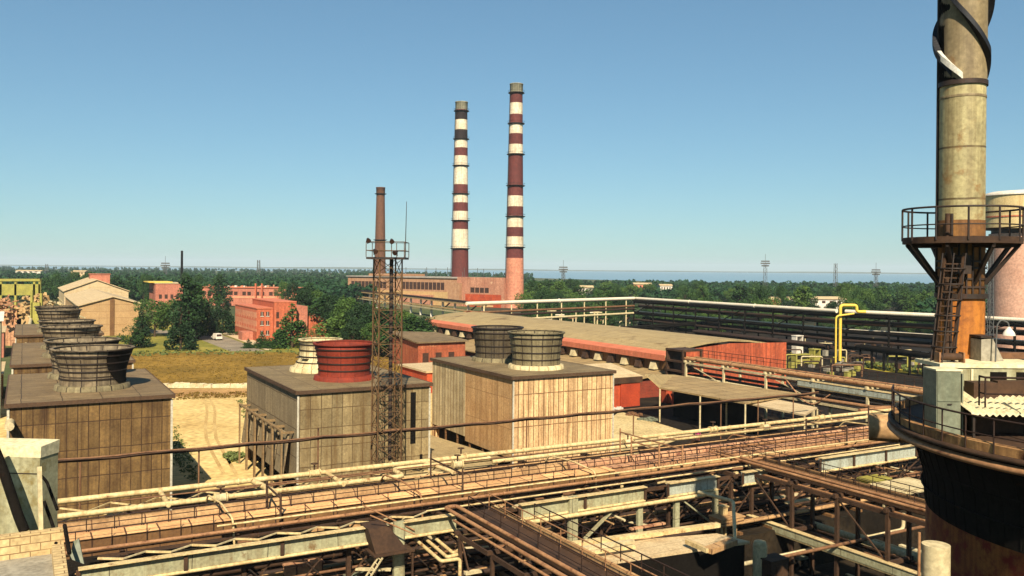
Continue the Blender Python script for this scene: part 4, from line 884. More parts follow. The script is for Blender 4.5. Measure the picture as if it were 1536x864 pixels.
for k in range(11): MB().tube([l0+dd*(k+.5)/11-sdv, l0+dd*(k+.5)/11+sdv], .035, 6).build('rung', m_concrete, ld)
# three cream hairpins
for k in range(3):
    a = P(622+k*14, 808-k*1.5, 1.2); e = P(662+k*9, 842-k*6, 1.0); f = P(690, 838-k*7, 1.0)
    pipe(f'{["lowest","middle","topmost"][k]} cream pipe bending at the near walkway foot', [a, e, f, Vector((f.x, f.y, G0))], .12, m_cream, .25)
# tan roof and ducts at lower right
zq = .6
tr = thing('duct_house', 'low tan roofed duct house between the two walkways', 'building', P(980, 835, PZ))
ctr = P(985, 832, zq)
rp = [P(855, 852, zq), P(1125, 812, zq), P(1075, 800, zq), P(925, 812, zq), P(835, 835, zq)]
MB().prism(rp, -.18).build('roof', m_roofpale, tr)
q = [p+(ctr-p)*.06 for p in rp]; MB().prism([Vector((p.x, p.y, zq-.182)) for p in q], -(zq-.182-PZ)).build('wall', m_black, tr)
for k, (a, c, wd, hg, mt, lab) in enumerate([((818, 822), (1078, 787), .5, .3, m_cream, 'long cream box beam lying behind the duct house roof'), ((838, 828), (950, 812), .35, .25, m_concrete, 'short pale beam on the left of the duct house roof'), ((850, 834), (952, 820), .3, .2, m_cream, 'second short cream beam on the duct house roof'), ((1062, 826), (1100, 812), .7, .35, m_tan, 'tan trough on the right of the duct house roof'), ((1030, 812), (1062, 826), .3, .3, m_cream, 'cream angled trough leading to the tan trough')]):
    MB().bar(P(*a, zq+.35+.02*k), P(*c, zq+.35+.02*k), wd, hg).build('box_beam', mt, label=lab, cat='beam')
pipe('grey pipe loop standing at the right of the duct house', [P(1048, 738, 2.2), P(1100, 752, 2.2), P(1103, 822, .2), P(1112, 820, .2)], .14, m_concrete, .3)
pc = P(1140, 812, .8)
cc_ = thing('tan_pier', 'tan rounded concrete pier below the far trestle', 'pier', Vector((pc.x, pc.y, G0)))
MB().lathe(Vector((pc.x, pc.y, 0)), [(.5, PZ), (.5, .5), (.42, .8), (0, .85)], 20).build('shaft', m_concrete, cc_); MB().lathe(Vector((pc.x, pc.y, 0)), [(.7, PZ), (.7, PZ+.2), (.5, PZ+.21)], 20).build('footing', m_deckdk, cc_)
# --- overhead cable bridge in front of the cooling towers
CB0, CB1 = P(84, 693, 5.5), P(1226, 590, 5.5)
cb = thing('cable_bridge', 'long sagging brown cable tray on slender posts in front of the cooling towers', 'cable tray', Vector((CB0.x, CB0.y, G0)))
pth = []
for i in range(41):
    t = i/40; p = CB0.lerp(CB1, t); p.z -= .10*abs(math.sin(t*math.pi*12)); pth.append(p)
MB().tube(pth, .10, 7).build('cable_pipe', m_pipedk, cb); MB().tube([p+Vector((.1, -.1, .2)) for p in pth], .07, 6).build('cable_bundle', m_pipemid, cb); MB().tube([p+Vector((.1, -.2, .1+.05*math.sin(i*2.))) for i, p in enumerate(pth)], .06, 6).build('cable_bundle', m_rustdk, cb)
for t in (.02, .125, .245, .5, .66, .81, .88, .95):
    p = CB0.lerp(CB1, t); MB().tube([Vector((p.x, p.y, G0)), p+Z*(.9 if t == .245 else .1)], .07, 6).build('post', m_pipemid, cb)

# --- mid rack on the right
MR0, MR1 = P(1030, 539, 5.5), P(1420, 595, 5.5)
oM = Vector((MR1.x, MR1.y, 0)); ML = (MR0-MR1).dot(V)
rack('pipe_rack', 'brown pipe rack with pale posts leading back from the stack past the red wall', oM, 2, ML, 6, -.2, 3.2, [2.4, 5.2], m_concrete, .3, axis='v')
for k, (u, z, r, mt, lab) in enumerate([(-.1, 5.6, .22, m_copper, 'nearest rust brown pipe on top of the right rack'), (.8, 5.6, .25, m_tan, 'wide tan pipe on top of the right rack'), (1.7, 5.6, .18, m_pipedk, 'dark pipe on top of the right rack'), (2.6, 5.6, .22, m_copper, 'farthest rust brown pipe on top of the right rack'),
        (.1, 2.75, .16, m_concrete, 'pale pipe on the lower level of the right rack'), (1.2, 2.75, .26, m_pipedk, 'thick dark pipe on the lower level of the right rack'), (2.4, 2.75, .16, m_pipemid, 'brown pipe on the lower level of the right rack')]):
    pipe(lab, [GP(oM, u, -4, z), GP(oM, u, ML+1, z)], r, mt, flange=10)
girder('pale girder under the top pipes of the right rack', None, GP(oM, -.35, 0, 0), GP(oM, -.35, 22, 0), 4.1, 5.0, m_bluegirder)
pipe('pipe loop turning from the main rack into the right rack', [R(RL-4, .8, 3.6), R(RL+2, .8, 3.6), R(RL+2, 3, 3.2), R(RL+2, 22, 2.9)], .24, m_copper, 1.6)
railing('close railing along the far edge of the right rack', [GP(oM, 3.4, 0, 5.75), GP(oM, 3.4, ML, 5.75)], 1.1, 1.3, m_railrust, .04, (.5,))
for k, (u, z, r, mt, lab) in enumerate([(-.2, 4.6, .12, m_pipedk, 'thin dark pipe slung under the right rack'), (.6, 3.6, .2, m_pipedk, 'dark pipe at mid height inside the right rack'), (2.0, 4.2, .15, m_concrete, 'pale pipe at mid height inside the right rack'), (3.1, 1.4, .2, m_pipedk, 'lowest dark pipe behind the right rack'), (3.0, 3.2, .22, m_rustdk, 'rusty pipe on the far side of the right rack')]):
    pipe(lab, [GP(oM, u, -4, z), GP(oM, u, ML+1, z)], r, mt, flange=10)
et = thing('rack_tower', 'dark rusty end tower of the right rack beside the red end wall', 'tower', GP(oM, 1.5, ML+2, G0))
for u in (-.4, 3.4):
    for v in (ML+.5, ML+4.5): MB().bar(GP(oM, u, v, G0), GP(oM, u, v, 7.0), .3, up=U).build('post', m_rustdk, et)
for z in (3.4, 5.0, 6.8):
    MB().gbox(oM, -.6, 3.6, ML+.3, ML+4.7, z-.15, z+.15).build('platform', m_rustdk, et)
MB().gbox(oM, .2, 2.4, ML+1, ML+3.6, 3.56, 4.8).build('drive_box', m_blackmet, et); MB().gbox(oM, -.3, 3.3, ML+4.3, ML+4.4, G0, 6.6).build('back_sheet', m_rustdk, et)
pipe('sagging pink hose under the right rack', [GP(oM, -.3, 24, 4.6), GP(oM, -.5, 21, 2.2), GP(oM, -.5, 19, 1.8), GP(oM, -.3, 16.5, 3.6)], .08, m_rustpink, 1.5)
# --- far racks with the white pipes
def far_rack(label, pts, z, word, n):
    for (a, c) in zip(pts[:-1], pts[1:]): pass
FR = [P(700, 455.5, 10), P(951, 447.5, 10), P(1255, 466.5, 10), P(1420, 474, 10), P(1640, 486, 10)]
pipe('long white jacketed pipe on top of the far racks, left arm', FR[:2], .55, m_whitepipe, flange=30)
pipe('long white jacketed pipe on top of the far racks, right arm', [FR[1]+Vector((.6, -.6, 0)), FR[2]], .5, m_whitepipe, flange=30)
pipe('white jacketed pipe on the far rack beyond the yellow loop', [FR[2]+Vector((1.5, -2, 0)), FR[3], FR[4]], .5, m_whitepipe, flange=30)
def along(o, pts, off, dz): return [p+Vector((off*.87, off*.49, dz)) for p in pts]
fr = thing('far_pipe_rack', 'dark multi level pipe rack across the right background under the white pipe', 'pipe rack', Vector((FR[1].x, FR[1].y, G0)))
right = FR[1:]
for i in range(len(right)-1):
    a, c = right[i], right[i+1]; n = max(2, int((c-a).length/11)); d = (c-a).normalized(); nn = Vector((-d.y, d.x, 0))
    if nn.y < 0: nn = -nn
    for k in range(n+(i == len(right)-2)):
        p = a+(c-a)*(k/n)
        for s_ in (0, 5): MB().bar(Vector((p.x, p.y, G0))+nn*s_, p+nn*s_-Z*.5, .4).build('column', m_black, fr)
        for z in (9.3, 7, 4.6, 2.4): q = Vector((p.x, p.y, z)); MB().bar(q-nn*.6, q+nn*5.6, .3, .4).build('cross_beam', m_black, fr)
        if k % 2 == 0 and k < n-1: p2 = a+(c-a)*((k+1)/n); MB().bar(Vector((p.x, p.y, 4.6)), Vector((p2.x, p2.y, 9.2)), .22).build('brace', m_black, fr)
lev = [(9.0, .6, m_black, 'black'), (7.4, .45, m_pipedk, 'dark brown'), (6.9, .5, m_rustdk, 'rusty'), (5.0, .55, m_black, 'black'), (5.2, .4, m_whitepipe, 'dusty white'), (2.9, .6, m_black, 'black'), (2.7, .4, m_pipedk, 'dark brown'), (.8, .5, m_black, 'black')]
for k, (z, r, mt, nm) in enumerate(lev):
    off = (k % 3)*2.0+.3
    pipe(f'{nm} pipe on the far rack under the white pipe, {words_[k]} from the top', [Vector((p.x+off*.85, p.y+off*.5, z)) for p in right], r, mt, 3, flange=20, group='dark pipes of the far rack')
fl = thing('far_pipe_rack', 'lighter open pipe rack in the background left of the rack corner', 'pipe rack', Vector((FR[0].x, FR[0].y, G0)))
a, c = FR[0], FR[1]
for k in range(7):
    p = a+(c-a)*((k+.6)/7); MB().bar(Vector((p.x, p.y, G0)), p-Z*.4, .35).build('column', m_concrete, fl)
    for z in (7, 4.5): MB().bar(Vector((p.x, p.y, z)), Vector((p.x-2, p.y+3, z)), .3).build('cross_beam', m_pipedk, fl)
for z, mt, lab in ((7.4, m_pipemid, 'brown upper pipe of the open background rack'), (6.4, m_pipedk, 'dark middle pipe of the open background rack'), (4.9, m_concrete, 'pale lower pipe of the open background rack')):
    pipe(lab, [Vector((a.x, a.y, z)), Vector((c.x, c.y, z))], .35, mt, flange=20)
for k, (pa, pb, z, mt, lab) in enumerate([((905, 494), (1138, 478), 3.5, m_black, 'black sloping gallery behind the long shed roof'), ((1040, 497), (1240, 520), 2., m_pipedk, 'dark low pipe bank behind the long shed'), ((1285, 520), (1400, 535), 3., m_black, 'black low pipe bank right of the yellow loop')]):
    A_, B_ = P(*pa, z), P(*pb, z); t = thing('pipe_bank', lab, 'pipe bank', Vector((A_.x, A_.y, G0)))
    for j in range(4): MB().tube([A_+Vector((j*.9, j*.9, -.4*(j % 2))), B_+Vector((j*.9, j*.9, -.4*(j % 2)))], .45, 8).build('pipe', mt, t)
    for j in range(6): q = A_.lerp(B_, (j+.3)/6); MB().bar(Vector((q.x, q.y, G0)), q-Z*.4, .4).build('support', m_black, t)
yp = P(1256, 545, G0)
pipe('thick yellow gas pipe loop rising beside the far rack', [Vector((yp.x+.6, yp.y, G0+.6)), Vector((yp.x+.6, yp.y, 12.1)), Vector((yp.x+4.4, yp.y, 12.1)), Vector((yp.x+4.4, yp.y, 10.6)), Vector((yp.x+6.5, yp.y, 10.6))], .36, m_yellow, .8)
pipe('thinner yellow gas pipe left of the thick loop', [Vector((yp.x-.7, yp.y-.8, G0)), Vector((yp.x-.7, yp.y-.8, 9.6)), Vector((yp.x+3.5, yp.y-.8, 10.2))], .22, m_yellow, .8)
for px, py, w_, h_, mt, lab in [(1202, 545, 5, 2, m_yellowgr, 'pale yellow pump set beside the red end wall'), (1196, 530, 2.5, 4.5, m_white, 'white stair frame beside the red end wall'), (1222, 545, 2, 3.2, m_yellowgr, 'yellow green valve post near the yellow pipe'), (1275, 556, 7, 1.6, m_slab, 'grey concrete bund wall under the yellow pipe'), (1382, 546, 2.6, 2.6, m_white, 'small white cabin at the foot of the far rack')]:
    p = P(px, py, G0); b = MB(); b.gbox(p, -w_/2, w_/2, -.8, .8, G0+.01, G0+h_*.45); b.gbox(p, -w_/2, -w_/2+.3, -.8, .8, G0+h_*.45+.003, G0+h_); b.gbox(p, w_/2-.3, w_/2, -.8, .8, G0+h_*.45+.003, G0+h_); b.gbox(p, -w_/2-.1, w_/2+.1, -.9, .9, G0+h_+.003, G0+h_+.2)
    b.build('yard_equipment', mt, label=lab, cat='equipment')
eqr = random.Random(21)
for k in range(30):
    px, py = eqr.uniform(1182, 1400), eqr.uniform(512, 566); p = P(px, py, G0); t = thing('valve_station', 'small pipe and valve station in the yard between the red end wall and the stack', 'valve station', p, 'valve stations of the right yard')
    w_, h_ = eqr.uniform(1, 3.2), eqr.uniform(1, 3.4); mt = eqr.choice([m_yellowgr, m_concrete, m_pipemid, m_pipedk, m_rustdk, m_pipedk])
    MB().tube(fillet([p+Vector((-w_, 0, 0)), p+Vector((-w_, 0, h_)), p+Vector((w_, .3, h_)), p+Vector((w_, .3, 0))], .4), .16, 8).build('pipe_loop', mt, t)
    MB().gbox(p, -.5, .5, -.5, .5, G0+.02, G0+h_*.45).build('pump_block', eqr.choice([m_slab, m_yellowgr, m_rustdk]), t); MB().lathe(p+Vector((0, .15, h_)), [(.3, -.05), (.3, .05), (.05, .06), (.05, .4), (.22, .42), (.22, .5)], 12).build('valve', mt, t)
# conveyor trestle towards the power station
TA, TB = P(445, 427, 6), P(735, 459, 6)
tt = thing('conveyor_trestle', 'long pale conveyor trestle running from the trees to the power station', 'conveyor', Vector((TB.x, TB.y, G0)))
d = (TB-TA).normalized(); n = Vector((-d.y, d.x, 0))
for off, z, mt, nm, wd, hg in ((0, 5.9, m_sandstone, 'gallery_deck', 2.6, .5), (-1.2, 6.7, m_blackmet, 'gallery_side', .3, .9), (0, 3.2, m_sandstone, 'lower_deck', 2.2, .6), (-1.0, 2.2, m_concrete, 'lower_pipe', .6, .5)):
    MB().bar(Vector((TA.x, TA.y, z))+n*off, Vector((TB.x, TB.y, z))+n*off, wd, hg).build(nm, mt, tt)
Lt = (TB-TA).length
for k in range(26):
    p = TA+(TB-TA)*((k+.5)/26); MB().bar(Vector((p.x, p.y, G0)), Vector((p.x, p.y, 5.6)), .9, .9).build('pier', m_white, tt)
    q = TA+(TB-TA)*((k+1.1)/26)
    if k % 2 == 0: MB().bar(Vector((p.x, p.y, 2.4)), Vector((q.x, q.y, 5.6)), .4).build('brace', m_rustdk, tt)

# ------------------------------------------------------------------ masts
def lattice(t, c, z0, z1, w0, w1, mat, nb, th, legname='leg', brname='bracing', rot=0.5, cross=False):
    cr = [Vector((math.cos(rot+k*math.pi/2+math.pi/4), math.sin(rot+k*math.pi/2+math.pi/4), 0))*.7071 for k in range(4)]
    at_ = lambda k, s_: Vector((c.x, c.y, z0+(z1-z0)*s_))+cr[k % 4]*(w0+(w1-w0)*s_)
    for k in range(4): MB().bar(at_(k, 0), at_(k, 1), th).build(legname, mat, t)
    for k in range(4):
        b = MB()
        for j in range(nb):
            s0, s1 = j/nb, (j+1)/nb
            b.bar(at_(k, s0), at_(k+1, s0), th*.55)
            a, e = (at_(k, s0), at_(k+1, s1)) if (j+k) % 2 else (at_(k+1, s0), at_(k, s1)); b.bar(a, e, th*.5)
            if cross: b.bar(at_(k+1, s0) if (j+k) % 2 else at_(k, s0), at_(k, s1) if (j+k) % 2 else at_(k+1, s1), th*.45)
        b.build(brname, mat, t)
    return at_
mp_ = D(579, 700, 76.5)
lm = thing('floodlight_mast', 'tall rusty lattice floodlight mast with railed platform in front of the grey cooling tower', 'mast', Vector((mp_.x, mp_.y, G0)))
zp = D(579, 389, 76.5).z
lattice(lm, mp_, G0, zp, 2.15, 2.0, m_mast, 15, .10, rot=.42, cross=True)
zpp = zp
MB().tube([Vector((mp_.x+.35, mp_.y-.2, 3)), Vector((mp_.x+.35, mp_.y-.2, zp))], .17, 8).build('cable_riser', m_blackmet, lm)
pw = 1.65
fl_ = MB().box(mp_.x-pw, mp_.x+pw, mp_.y-pw, mp_.y+pw, zp, zp+.18).build('platform', m_blackmet, lm)
pr_ = MB()
for sx in (-1, -.33, .33, 1):
    for sy in (-1, 1): pr_.tube([Vector((mp_.x+sx*pw, mp_.y+sy*pw, zp+.18)), Vector((mp_.x+sx*pw, mp_.y+sy*pw, zp+1.5))], .035, 5)
for z in (.75, 1.5):
    q = [Vector((mp_.x+sx*pw, mp_.y+sy*pw, zp+z)) for sx, sy in ((-1, -1), (1, -1), (1, 1), (-1, 1), (-1, -1))]; pr_.tube(q, .035, 5)
pr_.build('platform_rail', m_mast, lm)
for dx, dz, an in ((-.95, .8, .5), (1.05, .7, -.6), (-1.5, 1.75, .3), (.55, 1.7, .2)):
    q = Vector((mp_.x+dx, mp_.y-pw-.1, zp+dz)); dv = Vector((math.sin(an), -.8, -.5)).normalized()
    l = MB().tube([q, q+dv*.12, q+dv*.42], [.1, .14, .22], 12).build('floodlight', m_blackmet, lm)
    MB().tube([q+dv*.425, q+dv*.44], .19, 12).build('lens', m_glassdk, l); MB().bar(q-Z*.45, q, .07).build('bracket', m_blackmet, l)
rt = D(609.5, 302, 76.5); MB().tube([Vector((mp_.x+1.5, mp_.y+.2, zp)), Vector((rt.x, mp_.y+.2, rt.z))], [.05, .025], 6).build('antenna', m_blackmet, lm)
# far masts
for px, yt, yb, Y, kind, lab in [(1148, 394, 452, 620, 'T', 'tallest far floodlight mast with a wide crosshead above the wood'), (1253.5, 395, 440, 900, 'L', 'slim plain lattice mast beyond the right wood'), (1314, 407, 450, 800, 'T', 'short floodlight mast with a small head beyond the right wood'), (845, 403, 440, 1100, 'T', 'faint lattice pylon beyond the wood right of the chimneys'), (388, 390, 420, 1500, 'L', 'thin far mast above the left wood'), (248, 397, 425, 1300, 'T', 'faint far pylon left of the thin black chimney'), (70, 396, 410, 1500, 'L', 'faint pale mast above the far left wood'), (1484, 372, 475, 186, 'L', 'lattice mast standing between the rusty stack and the silo')]:
    a = D(px, yt, Y); t = thing('lattice_mast', lab, 'mast', Vector((a.x, a.y, G0)))
    wd = max(1.3, 4.5*Y/1300) if Y > 300 else 1.5
    lattice(t, a, G0, a.z, wd, wd*.7, m_mastfar, 10 if Y > 300 else 16, max(.18, wd*.11) if Y > 300 else .13)
    if kind == 'T':
        k = 7*Y/1300
        for j, (s_, dz) in enumerate(((1, -.5), (.8, -2.2), (.9, 1.0))): MB().bar(a+Vector((-k*s_, 0, dz*Y/620)), a+Vector((k*s_, 0, dz*Y/620)), .5*Y/620, .9*Y/620).build('crosshead', m_mastfar, t)
        MB().tube([a, a+Z*(13*Y/1300)], .12*Y/620, 5).build('lightning_rod', m_mastfar, t)

# ------------------------------------------------------------------ round tank with stack (right foreground)
TC, TR, DZ = Vector((24.6, 32.5, 0)), 9.45, 14.0
tk = thing('round_tank', 'huge black round tank with a railed walkway deck at the lower right', 'tank', Vector((TC.x, TC.y, G0)))
MB().lathe(TC, [(TR-1.3, 10.6), (TR-1.2, 12.0), (TR-.8, 13.3), (TR-.3, 13.45)], 72).build('black_shell', m_black, tk)  # its black holds both soot and the shadow of the overhanging deck
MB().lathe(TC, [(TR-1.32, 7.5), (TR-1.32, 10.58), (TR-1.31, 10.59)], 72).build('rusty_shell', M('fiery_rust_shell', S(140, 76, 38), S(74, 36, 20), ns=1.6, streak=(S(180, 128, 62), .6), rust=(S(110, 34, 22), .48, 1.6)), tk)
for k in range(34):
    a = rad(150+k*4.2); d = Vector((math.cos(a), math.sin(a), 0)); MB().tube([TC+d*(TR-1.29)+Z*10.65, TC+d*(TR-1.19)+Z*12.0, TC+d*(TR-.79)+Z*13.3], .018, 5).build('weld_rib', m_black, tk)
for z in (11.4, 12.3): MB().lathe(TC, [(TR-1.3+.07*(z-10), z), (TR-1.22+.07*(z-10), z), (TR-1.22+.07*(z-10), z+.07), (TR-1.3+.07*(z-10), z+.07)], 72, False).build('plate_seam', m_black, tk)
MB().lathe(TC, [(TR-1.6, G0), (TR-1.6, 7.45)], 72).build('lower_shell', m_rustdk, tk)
MB().lathe(TC, [(TR-.3, 13.45), (TR+.05, 13.5), (TR+.18, 13.62), (TR+.05, 13.74), (TR-.05, 13.76)], 72).build('lower_rim', m_copper, tk)
MB().lathe(TC, [(TR-.1, 13.8), (TR+.14, 13.84), (TR+.14, 13.99), (TR, 14.0), (0, 14.0)], 72).build('deck', m_rustdk, tk)
kb = MB().lathe(TC, [(TR-.06, 14.003), (TR-.02, 14.30), (TR-.2, 14.34), (TR-.22, 14.003)], 72, False).build('kerb', M('rust_stained_kerb', S(206, 156, 96), S(150, 104, 60), streak=(S(84, 50, 26), .9), rust=(S(84, 50, 28), .56, .8)), tk)
def arc(r, a0, a1, n, z): return [TC+Vector((r*math.cos(rad(a0+(a1-a0)*i/n)), r*math.sin(rad(a0+(a1-a0)*i/n)), z)) for i in range(n+1)]
railing('long rusty curved railing around the deck of the round tank', arc(TR-.02, 150, 285, 20, DZ), 1.15, 1.05, m_railrust, .032, (.5,), 'railings of the round tank')
# pale pipe and duct at its foot
pd = D(1408, 850, 31.0); MB().tube([Vector((14.42, 29.3, PZ)), Vector((14.42, 29.3, 10.8))], .45, 18).build('pale_duct', m_concrete, label='short pale duct standing against the rusty foot of the round tank', cat='duct')
pd = D(1389, 850, 30.9); pipe('thin rusty pipe left of the pale duct at the round tank', [Vector((13.85, 29.3, PZ)), Vector((13.85, 29.3, 11.2))], .05, m_copper)
# stack
SC = D(1441.5, 408.9, 36.0); SC = Vector((SC.x, SC.y, 0)); SR = .875
zf = lambda py: D(1441, py, 36.0).z
st = thing('steel_stack', 'tall rusty steel stack with black spiral strakes and a ring platform', 'chimney', SC+Z*DZ)
ztop = 35.0
MB().lathe(SC, [(SR*1.03, zf(128)), (SR*1.03, ztop)], 48, capt=True).build('top_shaft', m_stacktop, st)
MB().lathe(SC, [(SR, zf(440)), (SR, zf(130))], 48).build('middle_shaft', m_stackupper, st)
MB().lathe(SC, [(SR*1.0, zf(440)+.002), (SR*1.012, zf(440)+.01), (SR*1.012, zf(332)), (SR, zf(331))], 48).build('rusty_section', M('brown_rust_section', S(160, 114, 60), S(112, 72, 36), streak=(S(60, 36, 18), .9), rust=(S(186, 130, 60), .6, 1.2)), st)
MB().lathe(SC, [(SR, zf(131)), (SR+.07, zf(131)), (SR+.07, zf(124)), (SR, zf(124))], 48, False).build('collar', m_blackmet, st)
MB().lathe(SC, [(SR*1.03, DZ+.004), (SR*1.03, zf(446)), (SR*.98, zf(440))], 48).build('base_shaft', m_stackor, st)
MB().lathe(SC, [(SR, zf(447)), (SR+.13, zf(447)), (SR+.13, zf(440)), (SR, zf(440))], 48, False).build('ring_band', m_blackmet, st)
MB().lathe(SC, [(SR+.35, DZ+.003), (SR+.35, DZ+.2), (SR, DZ+.21)], 48, False).build('base_ring', m_rustdk, st)
def strake(a0, z0, a1, z1, wout, mat, n=48):
    b = MB(); pts = []
    for i in range(n+1):
        t = i/n; a = rad(a0+(a1-a0)*t); z = z0+(z1-z0)*t; d = Vector((math.cos(a), math.sin(a), 0))
        k = wout*min(1, 6*t+.15, 6*(1-t)+.15); th = .26
        pts.append([SC+d*(SR+.01)+Z*(z-th), SC+d*(SR+.01+k)+Z*(z-th*.8), SC+d*(SR+.01+k)+Z*(z+th*.25), SC+d*(SR+.01)+Z*(z+th*.25)])
    for i in range(n):
        for j in range(4): b.face([pts[i][j], pts[i+1][j], pts[i+1][(j+1) % 4], pts[i][(j+1) % 4]])
    b.face(pts[0]); b.face(pts[-1][::-1])
    return b.build('strake', mat, st)
# angles from +x; the camera looks at the stack from about 241 degrees
for a_off in (0, 120, 240):
    strake(336+a_off, zf(112), 336+a_off-230, zf(112)+6.0, .27, m_strakeshade)
strake(243, zf(118), 170, zf(72), .2, m_strakelit)
shell('black_coat', st, SC, [(SR*1.03+.006, zf(124), -6, 40), (SR*1.03+.006, zf(105), -6, 16), (SR*1.03+.006, zf(80), -6, 4), (SR*1.03+.006, zf(45), -6, 6), (SR*1.03+.006, zf(15), -6, 24), (SR*1.03+.006, zf(-20), -6, 4), (SR*1.03+.006, zf(-120), -6, 6)], 140, 186, m_black, seed=5)  # black coat down the left of the top shaft, with an uneven edge
MB().tube([SC+Vector((-.86, .33, zf(440))), SC+Vector((-.86, .33, zf(-60)))], .06, 8).build('conduit', m_blackmet, st)
# ring platform
ZP = zf(362); PR = 2.24
plat = thing('ring_platform', None, None, SC+Z*ZP)
bpy.data.objects.remove(plat)
pf = MB().lathe(SC+Z*ZP, [(SR+.03, -.12), (PR, -.12), (PR, .14), (PR-.05, .14), (PR-.05, 0), (SR+.03, 0)], 40, False).build('ring_platform', m_rustdk, st)
rr = MB()
ring = lambda r, z, n=40: [SC+Vector((r*math.cos(2*math.pi*i/n), r*math.sin(2*math.pi*i/n), z)) for i in range(n+1)]
for z in (.62, 1.32): rr.tube(ring(PR, ZP+z), .045 if z > 1 else .03, 6, False)
rr.build('guard_rail', m_blackmet, pf)
for k in range(12):
    a = 2*math.pi*(k+.3)/12; q = SC+Vector((PR*math.cos(a), PR*math.sin(a), ZP)); MB().tube([q, q+Z*1.32], .045, 6).build('post', m_blackmet, pf)
for k in range(8):
    a = 2*math.pi*(k+.1)/8; d = Vector((math.cos(a), math.sin(a), 0)); MB().bar(SC+d*(PR-.1)+Z*(ZP-.12), SC+d*(SR+.02)+Z*(ZP-1.75), .14).build('bracket', m_blackmet, st)
    MB().bar(SC+d*(PR-.1)+Z*(ZP-.2), SC+d*(SR+.02)+Z*(ZP-.2), .14).build('bracket', m_blackmet, st)
# ladder with cage, leaning out to the left of the shaft
lt = D(1432, 380, 34.7); lb = D(1404, 606, 34.0); lb.z = DZ+.01
ld = MB(); dl = (lt-lb); sx = Vector((.88, -.48, 0)).normalized()*.34
for s_ in (-1, 1): ld.bar(lb+sx*s_, lt+sx*s_, .09, .13)
ldo = ld.build('ladder', m_rustdk, st)
for k in range(24): q = lb+dl*((k+.5)/24); MB().bar(q-sx, q+sx, .07, .05).build('rung', m_rustdk, ldo)
ldk = MB()
for k in range(9):
    q = lb+dl*((k+2)/11); n_ = Vector((-.48, -.88, 0)); ldk.tube([q-sx*1.1, q-sx*1.3+n_*.5, q+n_*.8, q+sx*1.3+n_*.5, q+sx*1.1], .035, 5)
for m_ in (-1.2, 0, 1.2): ldk.tube([lb+dl*.16+sx*m_+Vector((-.48, -.88, 0))*(.8 if m_ == 0 else .45), lt+sx*m_+Vector((-.48, -.88, 0))*(.8 if m_ == 0 else .45)], .03, 5)
ldk.build('safety_cage', m_blackmet, st)
for dx, r in ((-.95, .1), (-.78, .06), (-.25, .07)): MB().tube([SC+Vector((dx, -.75, DZ+.01)), SC+Vector((dx, -.75, ZP+1.1))], r, 8).build('riser_pipe', m_rustdk if r > .07 else m_blackmet, st)
bx = MB(); q = SC+Vector((-.45, -.95, ZP-1.35)); bx.box(q.x-.35, q.x+.25, q.y-.25, q.y+.1, q.z, q.z+.75); bx.build('control_box', m_blackmet, st)
for a in (205, 222, 238, 255, 270, 290):
    d = Vector((math.cos(rad(a)), math.sin(rad(a)), 0)); MB().bar(SC+d*(SR+.05)+Z*zf(445), SC+d*(SR+.05)+Z*(ZP-.1), .06).build('batten', m_blackmet, st)
for py in (392, 402, 418, 430): MB().lathe(SC+Z*zf(py), [(SR+.01, -.04), (SR+.07, -.04), (SR+.07, .04), (SR+.01, .04)], 40, False).build('hoop', m_blackmet, st)
MB().lathe(SC, [(SR+.012, zf(150)), (SR+.02, zf(149)), (SR+.02, zf(147)), (SR+.012, zf(146))], 48, False).build('seam', m_stacktop, st)
# deck equipment
def xbox(name, label, cat, x0, x1, y0, y1, z0, z1, mat, trims=()):
    t = thing(name, label, cat, Vector(((x0+x1)/2, (y0+y1)/2, z0))); MB().box(x0, x1, y0, y1, z0, z1).build('body', mat, t)
    for nm, (a0, a1, b0, b1, c0, c1), mm in trims: MB().box(a0, a1, b0, b1, c0, c1).build(nm, mm, t)
    return t
zc0, zc1 = DZ+.004, 16.42
xbox('cabinet', 'tall grey green steel cabinet with two doors on the deck of the round tank', 'cabinet', 15.42, 16.3, 31.4, 32.3, zc0, zc1, m_cabinet,
    [('door', (15.45, 16.27, 31.37, 31.397, zc0+.05, zc0+1.28), m_cabinet), ('door', (15.45, 16.27, 31.37, 31.397, zc0+1.32, zc1-.05), m_cabinet), ('handle', (15.8, 15.95, 31.33, 31.368, zc0+1.2, zc0+1.24), m_blackmet), ('cap', (15.38, 16.34, 31.36, 32.34, zc1+.002, zc1+.06), m_creamtop)])
hw = thing('deck_hut', 'pale stained steel hut with openings beside the grey green cabinet', 'hut', Vector((18, 33, DZ)))
MB().box(16.45, 16.5, 31.6, 34.6, zc0, 16.3).build('side_panel', m_cabinet, hw); MB().box(16.503, 20.5, 33.2, 33.3, zc0, 16.35).build('wall', m_greytank, hw)
MB().box(16.4, 20.6, 33.15, 35.2, 16.352, 16.5).build('roof', m_creamtop, hw)
for x in (18.35, 19.35): MB().box(x, x+.62, 33.16, 33.197, 15.6, 16.2).build('opening', m_black, hw)
MB().box(17.6, 17.68, 33.14, 33.197, zc0, 16.3).build('rib', m_creamtop, hw)
cr = thing('corrugated_canopy', 'low cream corrugated canopy with a scalloped front edge on the tank deck', 'canopy', Vector((18.4, 31.5, DZ)))
b = MB(); nx = 90; x0, x1 = 16.35, 20.6
zz = lambda i: .045*math.sin(i*2*math.pi/5)
